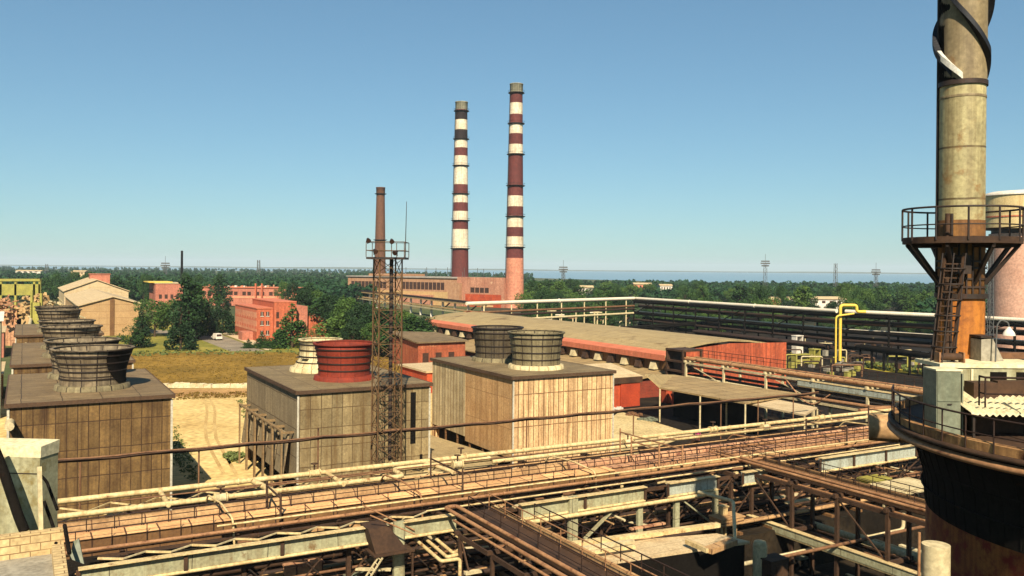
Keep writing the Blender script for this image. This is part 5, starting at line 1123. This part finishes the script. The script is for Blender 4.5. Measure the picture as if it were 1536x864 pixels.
for i in range(nx):
    xa, xb_ = x0+(x1-x0)*i/nx, x0+(x1-x0)*(i+1)/nx
    b.face([(xa, 30.75, 15.02+zz(i)), (xb_, 30.75, 15.02+zz(i+1)), (xb_, 32.9, 15.5+zz(i+1)), (xa, 32.9, 15.5+zz(i))], smooth=True)
    b.face([(xa, 30.75, 14.93+zz(i)), (xb_, 30.75, 14.93+zz(i+1)), (xb_, 30.75, 15.02+zz(i+1)), (xa, 30.75, 15.02+zz(i))])
b.build('sheet', m_creamtop, cr)
for x in (16.5, 18.4, 20.3): MB().box(x-.04, x+.04, 30.85, 30.93, zc0, 14.95).build('leg', m_blackmet, cr); MB().box(x-.04, x+.04, 32.7, 32.78, zc0, 15.38).build('leg', m_blackmet, cr)
MB().box(17.2, 18.1, 32.2, 32.9, zc0, 15.9).box(18.2, 19.4, 32.4, 32.8, zc0, 15.95).build('rusty_casing', m_rustdk, label='red and rust brown casing behind the cream canopy on the tank deck', cat='casing')
railing('inner brown railing above the cream canopy on the tank deck', [Vector((16.75, 31.0, 15.25)), Vector((16.75, 30.6, 15.25)), Vector((20.8, 30.2, 15.25))], 1.05, 1.3, m_railrust, .035, (.45,), 'railings of the round tank')
rq = thing('winch', 'small rusty winch frame on top of the cabinet hut', 'winch', Vector((16.9, 33.6, 16.5)))
MB().tube([Vector((16.6, 33.7, 16.72)), Vector((17.5, 33.7, 16.72))], .14, 14).build('drum', m_rustdk, rq)
for x in (16.58, 17.52): MB().box(x-.03, x+.03, 33.5, 33.9, 16.503, 16.9).build('side_frame', m_copper, rq)
# grey hood and goose neck lamp
gx = D(1487, 520, 34.5)
gh = thing('duct_hood', 'small grey duct hood with slanted top behind the rusty stack base', 'duct', Vector((gx.x, gx.y, 16.5)))
MB().hexa([Vector(c) for c in ((18.6, 34.3, 16.503), (19.5, 34.3, 16.503), (19.5, 35.1, 16.503), (18.6, 35.1, 16.503), (18.6, 34.3, 17.35), (19.05, 34.3, 17.4), (19.05, 35.1, 17.4), (18.6, 35.1, 17.35))]).build('casing', m_slab, gh); MB().box(18.55, 19.1, 34.25, 35.15, 17.42, 17.5).build('lid', m_blackmet, gh)
lq = D(1493, 545, 34.0); lz = D(1500, 484, 34.0).z
la = thing('deck_lamp', 'goose neck lamp on a thin curved pole at the right of the tank deck', 'lamp', Vector((lq.x, 34, 16.503)))
MB().tube(fillet([Vector((lq.x, 34, 16.503)), Vector((lq.x+.05, 34, lz-.1)), Vector((lq.x+.2, 34, lz+.12)), Vector((lq.x+.5, 34, lz)), Vector((lq.x+.52, 34, lz-.2))], .3, 6), .03, 8).build('pole', m_mastfar, la)
MB().lathe(Vector((lq.x+.52, 34, lz-.5)), [(.24, 0), (.2, .12), (.07, .3), (.04, .34)], 20, capt=True).build('lamp_shade', m_white, la)
for zz_, in ((16.503,),): MB().box(17.7, 21, 35.3, 35.6, 16.503, 16.75).build('pipe_bundle', m_pipemid, label='low brown pipe bundle lying on the hut roof behind the stack', cat='pipe')
# silo
sl_ = thing('silo', 'tall silo with white domed top, cream drum and pink lower wall at the right edge', 'silo', Vector((139, 236, G0)))
zs = lambda py: D(1520, py, 232).z
scn = Vector((139.0, 236, 0))
MB().lathe(scn, [(8.2, G0), (8.2, zs(350))], 64).build('pink_shaft', m_silop, sl_); MB().lathe(scn, [(8.2, zs(350)+.01), (7.6, zs(349)), (7.6, zs(344)), (10.2, zs(343))], 64).build('neck', m_blackmet, sl_)
MB().lathe(scn, [(10.2, zs(343)+.02), (10.2, zs(293))], 64).build('cream_drum', m_siloc, sl_); MB().lathe(scn, [(10.25, zs(326)), (10.35, zs(326)), (10.35, zs(324)), (10.25, zs(324))], 64, False).build('band', m_fascia, sl_)
MB().lathe(scn, [(10.5, zs(293)+.01), (10.5, zs(290)), (8, zs(286)), (4, zs(284)), (0, zs(283.5))], 64).build('dome', m_white, sl_)

# ------------------------------------------------------------------ left foreground roof
CK = P(95, 790, 10.6); CK = Vector((CK.x, CK.y, 0))
br_ = thing('rooftop', 'near building roof with grey slab and pale brick parapet at the lower left corner', 'building', GP(CK, -8, -8, G0))
MB().gbox(CK, -16, -.02, -16, -.4, G0, 9.8).build('slab', m_slab, br_)
MB().gbox(CK, -16, 0, -.38, 0, G0, 10.6).build('parapet', m_brick_tan, br_)
MB().gbox(CK, -.38, 0, -16, -.382, 9.803, 10.15).build('kerb', m_brick_tan, br_)
MB().gbox(CK, -2.3, -2.2, -16, -.45, 9.803, 9.86).build('roof_seam', m_felt, br_)
q = D(60, 800, 33.0)
gt = thing('vent_housing', 'stained grey green vent housing with cream cap behind the brick parapet', 'housing', Vector((q.x-1.5, q.y+1, 10)))
A_, B_, C_ = D(-40, 800, 32.6), D(59, 800, 32.4), D(86, 800, 33.4); D_ = A_+(C_-B_)
ring_ = [Vector((p.x, p.y, 0)) for p in (A_, B_, C_, D_)]
zt = D(60, 686, 32.5).z
MB().hexa([p+Z*G0 for p in ring_]+[p+Z*zt for p in ring_]).build('body', m_greytank, gt)
cx = sum(ring_, Vector())/4
MB().hexa([cx+(p-cx)*1.02+Z*(zt+.003) for p in ring_]+[cx+(p-cx)*1.04+Z*(zt+(.42 if i in (0, 1) else .5)) for i, p in enumerate(ring_)]).build('cap', m_creamtop, gt)
MB().hexa([p+(B_-A_).normalized()*.0+Vector((0, -.012, 0))+Z*z for z in (zt-.62, zt-.58) for p in (ring_[0], ring_[1], ring_[1]+Vector((0, .01, 0)), ring_[0]+Vector((0, .01, 0)))]).build('seam', m_blackmet, gt)
def zat(px, py, Y): return D(px, py, Y)
pipe('thick black slanting pipe in front of the vent housing', [zat(-14, 660, 31.4), zat(3, 700, 31.2), zat(28, 775, 31.0), zat(37, 797, 30.9)], .17, m_black, .4)
pipe('thin black cable pipe right of the wooden post', [zat(62, 714, 32.0), zat(70, 722, 32.1), zat(86, 765, 31.6)], .055, m_black, .2)
pipe('second thin black cable pipe reaching down to the parapet', [zat(66, 752, 31.6), zat(80, 790, 31.3), zat(85, 822, 30.4)], .06, m_black, .2)
a, c = zat(62, 826, 30.6), zat(59, 700, 31.0); MB().bar(a, c, .14, .1).build('timber_post', m_concrete, label='weathered pale timber post leaning on the brick parapet', cat='post')
a, c = zat(96, 830, 30.2), zat(116, 812, 31.0)
MB().hexa([zat(104, 838, 30.4), zat(126, 846, 30.4), zat(127, 846, 30.6), zat(105, 838, 30.6), zat(110, 812, 30.9), zat(118, 808, 30.9), zat(119, 808, 31.1), zat(111, 812, 31.1)]).build('bent_sheet', m_cabinet, label='bent grey metal sheet at the corner of the brick parapet', cat='sheet')
MB().tube([zat(97, 788, 31), zat(104, 830, 29.5)], .07, 8).build('edge_pipe', m_black, label='short black pipe along the right edge of the near roof', cat='pipe')
xg = P(0, 545, 3.5)
# ------------------------------------------------------------------ left background clutter
ob = D(-6, 500, 120)
xw = thing('white_kiosk', 'white kiosk with pale green side at the far left edge', 'kiosk', Vector((ob.x, ob.y, G0)))
zk = D(5, 482, 120).z
MB().gbox(ob, -4, .6, 0, 5, G0, zk).build('wall', m_cabinet, xw); MB().hexa([GP(ob, *c) for c in ((-4.3, -.3, zk+.003), (.9, -.3, zk+.003), (.9, 5.3, zk+.9), (-4.3, 5.3, zk+.9), (-4.3, -.3, zk+.2), (.9, -.3, zk+.2), (.9, 5.3, zk+1.1), (-4.3, 5.3, zk+1.1))]).build('roof', m_white, xw)
for k, (px, py, z, w_, L_, hh, mt, lab) in enumerate([(2, 560, 3.4, 4, 18, 5, m_sandstone, 'ochre flat roofed building left of the left cooling tower row'), (6, 497, 4.5, 5, 20, 6, m_pink, 'low pink roofed shed beyond the white kiosk')]):
    p = P(px, py, z); t = thing('low_building', lab, 'building', GP(p, 0, 0, G0)); MB().gbox(p, -w_, 0, 0, L_, G0, z-.2).build('wall', mt, t); MB().gbox(p, -w_-.3, .3, -.3, L_+.3, z-.197, z).build('roof', m_roofpale, t)
yg0, yg1 = D(-10, 420, 250), D(61, 420, 250)
yt = thing('yellow_gantry', 'yellow green crane gantry with a full length girder at the far left', 'gantry', Vector((yg1.x, yg1.y, G0)))
MB().bar(yg0, yg1, 1.0, .7).build('girder', m_yellowgr, yt); MB().bar(yg0-Z*2.8, yg1-Z*2.8, .6, 3.2).build('side_plate', m_yellowgr, yt)
for px in (2, 24, 52, 60): q = D(px, 421, 250); MB().bar(Vector((q.x, q.y, G0)), q, .6).build('leg', m_yellowgr, yt)
yl = D(48, 500, 200); MB().bar(Vector((yl.x, yl.y, G0)), D(48, 435, 200), .5).bar(Vector((yl.x+2.2, yl.y, G0)), D(62, 440, 200), .5).bar(D(48, 470, 200), D(62, 470, 200), .5, 5).build('loading_frame', m_yellowgr, label='yellow green loading frame behind the left cooling tower row', cat='frame')
for k, (px, py, n_, mt, lab) in enumerate([(12, 448, 26, m_rustpink, 'heap of rusty pink scrap under the yellow gantry'), (62, 442, 30, m_sandstone, 'yellowish scrap pile right of the yellow gantry'), (85, 452, 20, m_concrete, 'pale rubble pile beside the gabled hall')]):
    p0 = D(px, py, 230); b = MB()
    for i in range(n_*4):
        a = Vector((rnd.gauss(0, 2.6), rnd.gauss(-2.2, 1.5), 0)); a.z = rnd.uniform(-5, .4)-abs(a.x)*.5; d = Vector((rnd.uniform(-1, 1), rnd.uniform(-1, 1), rnd.uniform(-.3, .5))).normalized()
        b.bar(p0+a, p0+a+d*rnd.uniform(.5, 1.8), rnd.uniform(.2, .7), rnd.uniform(.2, .6))
    b.bar(Vector((p0.x-5, p0.y, G0)), Vector((p0.x+5, p0.y, G0+.01)), 5, (p0.z-G0)*1.5); b.build('scrap_pile', mt, label=lab, cat='scrap pile')
# boxes along the left edge of the tower row
pl0, pl1 = P(14, 640, 7.2), P(48, 470, 7.2)
pipe('grey pipe running along the left side of the brown tower row', [pl0, pl1], .35, m_concrete)

# ------------------------------------------------------------------ far buildings among the trees
fb_ = [(700, 432, 3), ]
for k, (px, py, w_, h_, Y, mt, lab) in enumerate([(878, 434, 22, 6, 560, m_white, 'small white house among the trees right of the chimneys'), (832, 440, 12, 5, 520, m_sandstone, 'ochre shed among the trees beside the pink chimney base'), (963, 430, 26, 7, 640, m_palepink, 'pale pink block among the right trees'), (998, 432, 18, 7, 660, m_white, 'white block among the right trees'), (1160, 453, 16, 8, 440, m_palepink, 'pale pink gatehouse behind the far rack'), (1187, 453, 12, 8, 440, m_white, 'white kiosk block behind the far rack'), (1238, 453, 52, 9, 430, m_white, 'long white warehouse beside the yellow pipe loop'), (45, 408, 38, 3, 1100, m_white, 'long white depot beyond the far left wood'), (120, 410, 20, 5, 800, m_roofpale, 'pale sheet depot behind the tower block'), ]):
    p = D(px, py, Y); q = Y/1300; t = thing('distant_building', lab, 'building', Vector((p.x, p.y, G0)))
    MB().box(p.x-w_*q/2, p.x+w_*q/2, p.y-4, p.y+8, G0, p.z+h_*q*.5).build('wall', mt, t); MB().hexa([Vector((p.x+sx*(w_*q/2+.4), p.y+2+sy*6.6*k_, p.z+h_*q*.5+dz)) for dz, k_ in ((.003, 1), (1.2, .3)) for sx, sy in ((-1, -1), (1, -1), (1, 1), (-1, 1))]).build('roof', m_roofpale, t)
    for j in range(4): x = p.x-w_*q*.4+j*w_*q*.22; MB().box(x, x+w_*q*.1, p.y-4.06, p.y-4.003, p.z-h_*q*.15, p.z+h_*q*.25).build('window', m_glassdk, t)

# ------------------------------------------------------------------ trees
def leaf_mesh(name, pts, nrm_sz, mat):
    rs = np.random.RandomState(len(pts)); n = len(pts); pts = np.asarray(pts); sz = np.asarray(nrm_sz)
    a = rs.normal(size=(n, 3)); a[:, 2] *= .6; a /= np.linalg.norm(a, axis=1)[:, None]; r = rs.normal(size=(n, 3)); b = np.cross(a, r); b /= np.linalg.norm(b, axis=1)[:, None]; 
    c0 = a*sz[:, None]; c1 = b*(sz*rs.uniform(.5, 1, n))[:, None]
    v = np.stack([pts-c0-c1*.4, pts+c0*.2-c1, pts+c0+c1*.5, pts-c0*.3+c1], 1).reshape(-1, 3)
    me = bpy.data.meshes.new(name); me.vertices.add(4*n); me.vertices.foreach_set('co', v.ravel()); me.loops.add(4*n); me.loops.foreach_set('vertex_index', np.arange(4*n, dtype=np.int32))
    me.polygons.add(n); me.polygons.foreach_set('loop_start', np.arange(0, 4*n, 4, dtype=np.int32)); me.update(calc_edges=True); me.materials.append(mat); return me
def crown_points(kind, n, rs):
    P_ = []; S_ = []
    if kind in ('round', 'bush'):
        nc = 26
        cs = []
        for i in range(nc):
            a, z = rs.uniform(0, 6.28), rs.uniform(-.9, 1); r = math.sqrt(max(0, 1-z*z))*rs.uniform(.45, .95); cs.append((r*math.cos(a)*.5, r*math.sin(a)*.5, .58+z*.36 if kind == 'round' else .45+z*.4, rs.uniform(.1, .2)))
    elif kind == 'poplar':
        cs = [(rs.normal()*.05, rs.normal()*.05, z, .05+.09*math.sin(math.pi*min(1, (z-.05)*.95+.12))) for z in np.linspace(.08, .97, 30)]
        cs = [(x*2.2*math.sin(math.pi*z*.9+.2), y*2.2*math.sin(math.pi*z*.9+.2), z, r) for x, y, z, r in cs]
    else:
        cs = []
        for z in np.linspace(.06, .98, 26):
            for j in range(3 if z < .6 else 1):
                a = rs.uniform(0, 6.28); r = (1-z)*.26; cs.append((r*math.cos(a), r*math.sin(a), z, .04+(1-z)*.1))
    w_ = np.array([c[3]**2 for c in cs]); w_ /= w_.sum()
    for i in range(n):
        c = cs[rs.choice(len(cs), p=w_)]; d = rs.normal(size=3); d /= np.linalg.norm(d); r = c[3]*rs.uniform(.5, 1.05)
        P_.append((c[0]+d[0]*r, c[1]+d[1]*r, c[2]+d[2]*r*.9)); S_.append(rs.uniform(.014, .03) if kind not in ('poplar', 'conifer') else rs.uniform(.014, .027))
    return P_, S_
rs = np.random.RandomState(3)
TREES = {}
def tree_proto(kind, mat, k):
    key = (kind, mat.name, k)
    if key not in TREES:
        pts, szs = crown_points(kind, {'round': 3400, 'bush': 2000, 'poplar': 3000, 'conifer': 3200}[kind], np.random.RandomState(k*11+len(kind)))
        cm = leaf_mesh('crown', pts, szs, mat)
        tb_ = MB(); ht = {'round': .62, 'bush': .4, 'poplar': .85, 'conifer': .9}[kind]
        tb_.tube([(0, 0, 0), (.01, 0, ht*.4), (0, .01, ht)], [.028, .02, .006], 8)
        for j in range(7):
            a = j*2.4; z = ht*(.35+.08*j); L = .2 if kind in ('round', 'bush') else .07; tb_.tube([(0, 0, z), (L*.5*math.cos(a), L*.5*math.sin(a), z+.08), (L*math.cos(a), L*math.sin(a), z+.18)], [.012, .008, .003], 5)
        me = bpy.data.meshes.new('trunk'); me.from_pydata([tuple(p) for p in tb_.v], [], tb_.f); me.materials.append(m_trunk)
        TREES[key] = (cm, me)
    return TREES[key]
NM = {'round': 'broadleaf_tree', 'bush': 'bush', 'poplar': 'poplar_tree', 'conifer': 'conifer_tree'}
def tree(kind, p, h, wscale, label, mat, k=0, group=None):
    cm, tm = tree_proto(kind, mat, k)
    t = bpy.data.objects.new(NM[kind], None); col.objects.link(t); t.location = p; t.rotation_euler.z = rnd.uniform(0, 6.28); t.scale = (h*wscale, h*wscale, h); tag(t, label, 'tree' if kind != 'bush' else 'bush', group)
    c = bpy.data.objects.new('crown', cm); col.objects.link(c); c.parent = t
    c = bpy.data.objects.new('trunk', tm); col.objects.link(c); c.parent = t
    return t
def ptree(kind, px, yb, yt, wpx, label, mat, k=0, group=None, Y=None):
    p = P(px, yb, G0) if Y is None else D(px, yb, Y); p = Vector((p.x, p.y, G0))
    h = D(px, yt, p.y).z-G0; wm_ = wpx*p.y/1300
    base = {'round': .88, 'bush': .82, 'poplar': .32, 'conifer': .56}[kind]
    return tree(kind, p, h, wm_/(h*base), label, mat, k, group)
for a in [('conifer', 271, 525, 455, 40, 'broad dark evergreen at the front of the poplar group beside the road', m_leafconif, 1), ('poplar', 283, 512, 413, 34, 'tallest poplar behind the front evergreen', m_leafdk, 0),
          ('poplar', 297, 508, 424, 26, 'second tall poplar right of the tallest one', m_leafdk, 1), ('conifer', 313, 503, 438, 26, 'slim conifer between the two poplars and the dark cone tree', m_leafconif, 0), ('conifer', 334, 500, 436, 34, 'dark cone shaped evergreen left of the orange office', m_leafconif, 2),
          ('round', 232, 505, 448, 54, 'rounded light green tree behind the tan gabled hall', m_leaf, 0), ('round', 258, 503, 452, 40, 'second rounded light green tree beside the poplars', m_leaf, 1), ('conifer', 212, 521, 460, 30, 'dark evergreen at the corner of the tan gabled hall', m_leafconif, 1), ('bush', 196, 523, 486, 30, 'dark bush left of the evergreen by the gabled hall', m_leafdk, 0),
          ('conifer', 438, 521, 456, 56, 'big pyramid shaped tree in front of the orange office', m_leaf, 2), ('conifer', 418, 522, 494, 24, 'dark young conifer left of the pyramid tree', m_leafdk, 1), ('conifer', 393, 522, 498, 24, 'dark young conifer at the orange office corner', m_leafdk, 0), ('conifer', 372, 522, 508, 18, 'low conifer below the pale banded office wall', m_leafdk, 1), ('conifer', 404, 523, 506, 20, 'low conifer between two taller young ones by the office', m_leafdk, 0), ('bush', 474, 512, 484, 16, 'small round bush before the low orange wing', m_leaf, 1), ('bush', 350, 503, 494, 14, 'tiny bush at the road end', m_leafdk, 0)]:
    ptree(*a)
i = 0
for px, yb, yt, wp in [(456, 500, 433, 30), (473, 490, 428, 26), (486, 505, 434, 36), (503, 512, 438, 34), (519, 520, 446, 36), (532, 505, 440, 30), (545, 528, 452, 38), (556, 512, 448, 30), (572, 530, 455, 36), (590, 522, 452, 34), (606, 528, 458, 34), (620, 534, 466, 36), (636, 530, 462, 30), (648, 520, 464, 26), (510, 528, 470, 34), (530, 532, 478, 30), (562, 534, 484, 32), (598, 536, 482, 32), (440, 470, 424, 20), (424, 462, 424, 18), (463, 470, 424, 22), (612, 512, 450, 30), (580, 505, 446, 30)]:
    i += 1
    yt = max(yt, 437+(px-470)*.24) if px > 470 else yt
    ptree('round' if i % 3 else 'poplar', px, yb, yt, wp*1.15, 'dense dark green tree in the belt below the conveyor trestle', (m_leafdk, m_leafconif, m_leaf)[i % 3 if i % 5 else 2], i % 3, 'trees of the belt below the conveyor')
# row of trees left behind the halls, and in front of the right wood
for k in range(24): ptree('round' if k % 3 else 'poplar', rnd.uniform(60, 330), 440, rnd.uniform(409, 420), rnd.uniform(14, 26), 'dark tree in the belt behind the tan halls and pink buildings', m_leafdk, k % 3, 'trees behind the left halls', Y=rnd.uniform(420, 560))
for k in range(90):
    px = rnd.uniform(795, 1480)
    while min(abs(px-q) for q in (878, 963, 998, 1075, 1160, 1187, 1225, 1250, 1340)) < 11: px = rnd.uniform(795, 1480)
    Yk = rnd.uniform(330, 600) if px > 960 else rnd.uniform(460, 640); hz = CY+(px-CX)*14/1536
    ptree(rnd.choice(['round', 'round', 'poplar']), px, hz+25, hz+rnd.uniform(17, 28) if px < 1330 else hz+rnd.uniform(20, 34), rnd.uniform(14, 30), 'green tree in the wood beyond the far pipe rack', rnd.choice([m_leafdk, m_leaf, m_leafdk]), k % 3, 'trees of the wood beyond the far pipe rack', Y=Yk)
for k in range(46):
    px = rnd.uniform(790, 960) if k < 20 else rnd.uniform(965, 1400); hz_ = CY+(px-CX)*14/1536
    ptree('round', px, hz_+40, hz_+(rnd.uniform(30, 44) if k < 20 else rnd.uniform(40, 62)), rnd.uniform(20, 38), 'dark bushy tree just behind the far pipe racks', rnd.choice([m_leafdk, m_leafconif, m_leaf]), k % 3, 'trees just behind the far pipe racks', Y=rnd.uniform(316, 400) if k < 20 else rnd.uniform(318, 350))
for k in range(64):
    px = rnd.uniform(788, 955) if k < 26 else rnd.uniform(965, 1400); hz_ = CY+(px-CX)*14/1536
    ptree('bush', px, hz_+40, hz_+(rnd.uniform(46, 62) if k < 26 else rnd.uniform(52, 72)), rnd.uniform(18, 34), 'dark shrub filling the gap below the far pipe racks', rnd.choice([m_leafdk, m_leafconif, m_leafdk, m_leaf]), k % 3, 'shrubs below the far pipe racks', Y=rnd.uniform(312, 345) if k < 26 else rnd.uniform(300, 322))
cl = random.Random(5)
for k in range(14):
    px = cl.uniform(795, 950); hz_ = CY+(px-CX)*14/1536; p = D(px, hz_+70, cl.uniform(296, 306)); hh = cl.uniform(3, 7); p = Vector((p.x, p.y, G0)); t = thing('pipe_stand', 'pale pipe stand among the shrubs behind the open background rack', 'pipe stand', p, 'pipe stands behind the open rack')
    MB().bar(p, p+Z*hh, .35).build('post', m_concrete, t); MB().bar(p+Z*hh+Vector((-1.6, 0, .1)), p+Z*hh+Vector((1.6, .2, .1)), .35).build('cross_bar', cl.choice([m_concrete, m_pipemid, m_whitepipe]), t)
# far wood as one mass
pts = []; szs = []
def far_patch(n, pxa, pxb, Ya, Yb, hmin, hmax):
    for i in range(n):
        u_ = rs.uniform(); Y = 1/(1/Ya+(1/Yb-1/Ya)*u_); px = rs.uniform(pxa, pxb); x = (px-CX)/F*Y; h = rs.uniform(hmin, hmax); r = rs.uniform(2.2, 4.2)
        for j in range(46):
            d = rs.normal(size=3); d /= np.linalg.norm(d); pts.append((x+d[0]*r, Y+d[1]*r, G0+h*.58+d[2]*h*.42)); szs.append(rs.uniform(.6, 1.2)*(1+Y/2200))
far_patch(2600, -30, 560, 480, 4200, 8, 12)
far_patch(700, 540, 800, 700, 2400, 8, 12)
far_patch(2200, 780, 1570, 540, 1150, 5.5, 9)
far_patch(500, 1380, 1570, 300, 700, 7, 11)
gpt = []; gsz = []
def tufts(n, poly, sz):
    xs = [p.x for p in poly]; ys = [p.y for p in poly]; k = 0
    while k < n:
        x, y = rs.uniform(min(xs), max(xs)), rs.uniform(min(ys), max(ys)); ins = False
        for i in range(len(poly)):
            a, c = poly[i], poly[i-1]
            if (a.y > y) != (c.y > y) and x < (c.x-a.x)*(y-a.y)/(c.y-a.y)+a.x: ins = not ins
        if not ins: continue
        k += 1
        for j in range(5): gpt.append((x+rs.normal()*.25, y+rs.normal()*.25, G0+sz*rs.uniform(.2, .9))); gsz.append(sz*rs.uniform(.35, .8))
def leafset(name, mat, fn):
    gpt.clear(); gsz.clear(); fn(); o_ = bpy.data.objects.new(name, leaf_mesh(name, gpt, gsz, mat)); col.objects.link(o_); tag(o_, kind='stuff')
leafset('dry_grass', leafmat('dry_grass_blades', S(104, 84, 28), S(150, 116, 46), .03), lambda: (tufts(2600, [gp(205, 580), gp(700, 578), gp(660, 531), gp(470, 529), gp(300, 528), gp(175, 532)], .17), tufts(160, [gp(262, 600), gp(378, 596), gp(378, 588), gp(262, 590)], .25)))
leafset('weeds', leafmat('weed_leaves', (.05, .09, .02), (.16, .18, .05), .2), lambda: (tufts(260, [gp(165, 535), gp(300, 533), gp(640, 535), gp(640, 528), gp(300, 526), gp(150, 528)], .4), tufts(70, [gp(335, 684), gp(352, 694), gp(370, 683), gp(346, 680)], .3), tufts(120, [gp(262, 640), gp(300, 720), gp(290, 722), gp(262, 700)], .22), tufts(120, [gp(355, 600), gp(380, 600), gp(405, 690), gp(390, 700)], .22), tufts(160, [gp(1286, 551), gp(1388, 562), gp(1392, 552), gp(1300, 544)], .5)))
o = bpy.data.objects.new('far_wood', leaf_mesh('far_wood', pts, szs, m_leaffar)); col.objects.link(o); tag(o, kind='stuff')

# ------------------------------------------------------------------ car on the road, person in the yard
pc_ = P(325, 510, G0)
ct = thing('parked_van', 'small white van parked on the road beside the orange office', 'van', pc_)
fd = Vector((-.6, .8, 0)).normalized(); sdw = Vector((fd.y, -fd.x, 0))
vp = lambda x, y, z: pc_+fd*x+sdw*y+Z*z
MB().hexa([vp(x, y, z) for z in (.45, 1.05) for x, y in ((-2.2, -.9), (2.2, -.9), (2.2, .9), (-2.2, .9))]).hexa([vp(*c) for c in ((-2.15, -.88, 1.053), (1.3, -.88, 1.053), (1.3, .88, 1.053), (-2.15, .88, 1.053), (-2.05, -.75, 1.95), (.7, -.75, 1.95), (.7, .75, 1.95), (-2.05, .75, 1.95))]).build('body', m_white, ct)
for x in (-1.4, 1.4):
    for s_ in (-1, 1): w__ = MB().tube([vp(x, s_*.72, .36), vp(x, s_*.94, .36)], .36, 16).build('wheel', m_black, ct)
MB().hexa([vp(*c) for c in ((-2.12, -.72, 1.2), (-2.1, .72, 1.2), (-2.2, .72, 1.2), (-2.2, -.72, 1.2), (-2.04, -.66, 1.8), (-2.04, .66, 1.8), (-2.13, .66, 1.8), (-2.13, -.66, 1.8))]).build('window', m_glassdk, ct)
MB().hexa([vp(*c) for c in ((.72, -.7, 1.9), (.72, .7, 1.9), (1.34, .8, 1.1), (1.34, -.8, 1.1), (.78, -.7, 1.92), (.78, .7, 1.92), (1.4, .8, 1.12), (1.4, -.8, 1.12))]).build('windscreen', m_glassdk, ct)

def person(label, p, face, cloth, trousers, skin, hairm):
    f = Vector((math.cos(face), math.sin(face), 0)); s = Vector((-f.y, f.x, 0))
    J = {}
    def pt(x, y, z): return tuple(f*x+s*y+Z*z)
    V_ = [pt(0, 0, .95), pt(0, 0, 1.12), pt(.01, 0, 1.32), pt(.0, 0, 1.47), pt(.015, 0, 1.55), pt(.03, 0, 1.64), pt(.02, 0, 1.72),
          pt(0, .10, .90), pt(.03, .12, .50), pt(-.01, .13, .08), pt(.13, .14, .04), pt(0, -.10, .90), pt(.06, -.12, .50), pt(.0, -.13, .08), pt(.14, -.14, .04),
          pt(0, .19, 1.42), pt(-.02, .26, 1.15), pt(.14, .25, .95), pt(.22, .24, .90), pt(0, -.19, 1.42), pt(-.02, -.27, 1.15), pt(.12, -.26, .94), pt(.2, -.25, .89)]
    E = [(0,1),(1,2),(2,3),(3,4),(4,5),(5,6),(0,7),(7,8),(8,9),(9,10),(0,11),(11,12),(12,13),(13,14),(3,15),(15,16),(16,17),(17,18),(3,19),(19,20),(20,21),(21,22)]
    Rr = [.15,.13,.15,.09,.06,.10,.085,.10,.065,.05,.045,.10,.065,.05,.045,.07,.05,.038,.04,.07,.05,.038,.04]
    me = bpy.data.meshes.new('person'); me.from_pydata(V_, E, []); me.update()
    o = bpy.data.objects.new('person', me); col.objects.link(o); o.location = p
    md = o.modifiers.new('skin', 'SKIN'); sv = me.skin_vertices[0].data
    for i, r in enumerate(Rr): sv[i].radius = (r, r)
    sv[0].use_root = True
    o.modifiers.new('sub', 'SUBSURF').levels = 1; o.modifiers['sub'].render_levels = 2
    mt = bpy.data.materials.new('person_colours'); mt.use_nodes = True; t = mt.node_tree; N = t.nodes.new
    tc = N('ShaderNodeTexCoord'); sp_ = N('ShaderNodeSeparateXYZ'); t.links.new(tc.outputs['Object'], sp_.inputs[0]); r = N('ShaderNodeValToRGB'); r.color_ramp.interpolation = 'CONSTANT'
    mr = N('ShaderNodeMapRange'); mr.inputs[1].default_value = 0; mr.inputs[2].default_value = 2; t.links.new(sp_.outputs['Z'], mr.inputs[0]); t.links.new(mr.outputs[0], r.inputs[0])
    e = r.color_ramp.elements; e[0].position = 0; e[0].color = (.03, .02, .015, 1); e[1].position = .05; e[1].color = (*trousers, 1)
    x = e.new(.50); x.color = (*cloth, 1); x = e.new(.755); x.color = (*skin, 1)
    t.links.new(r.outputs[0], t.nodes['Principled BSDF'].inputs['Base Color']); me.materials.append(mt)
    tag(o, label, 'person')
    ORI[o.name] = Vector(p); hb = MB(); hb.lathe(Vector(p)+Vector(pt(.0, 0, 1.66)), [(.11, -.04), (.118, .03), (.09, .10), (.04, .14), (0, .145)], 14).build('hair', hairm, o)
pp = P(1047, 664, G0+.1)
person('person in a magenta top and dull red trousers standing in front of the canopies', pp, -1.9, S(190, 30, 110), S(150, 84, 60), S(200, 150, 120), m_black)
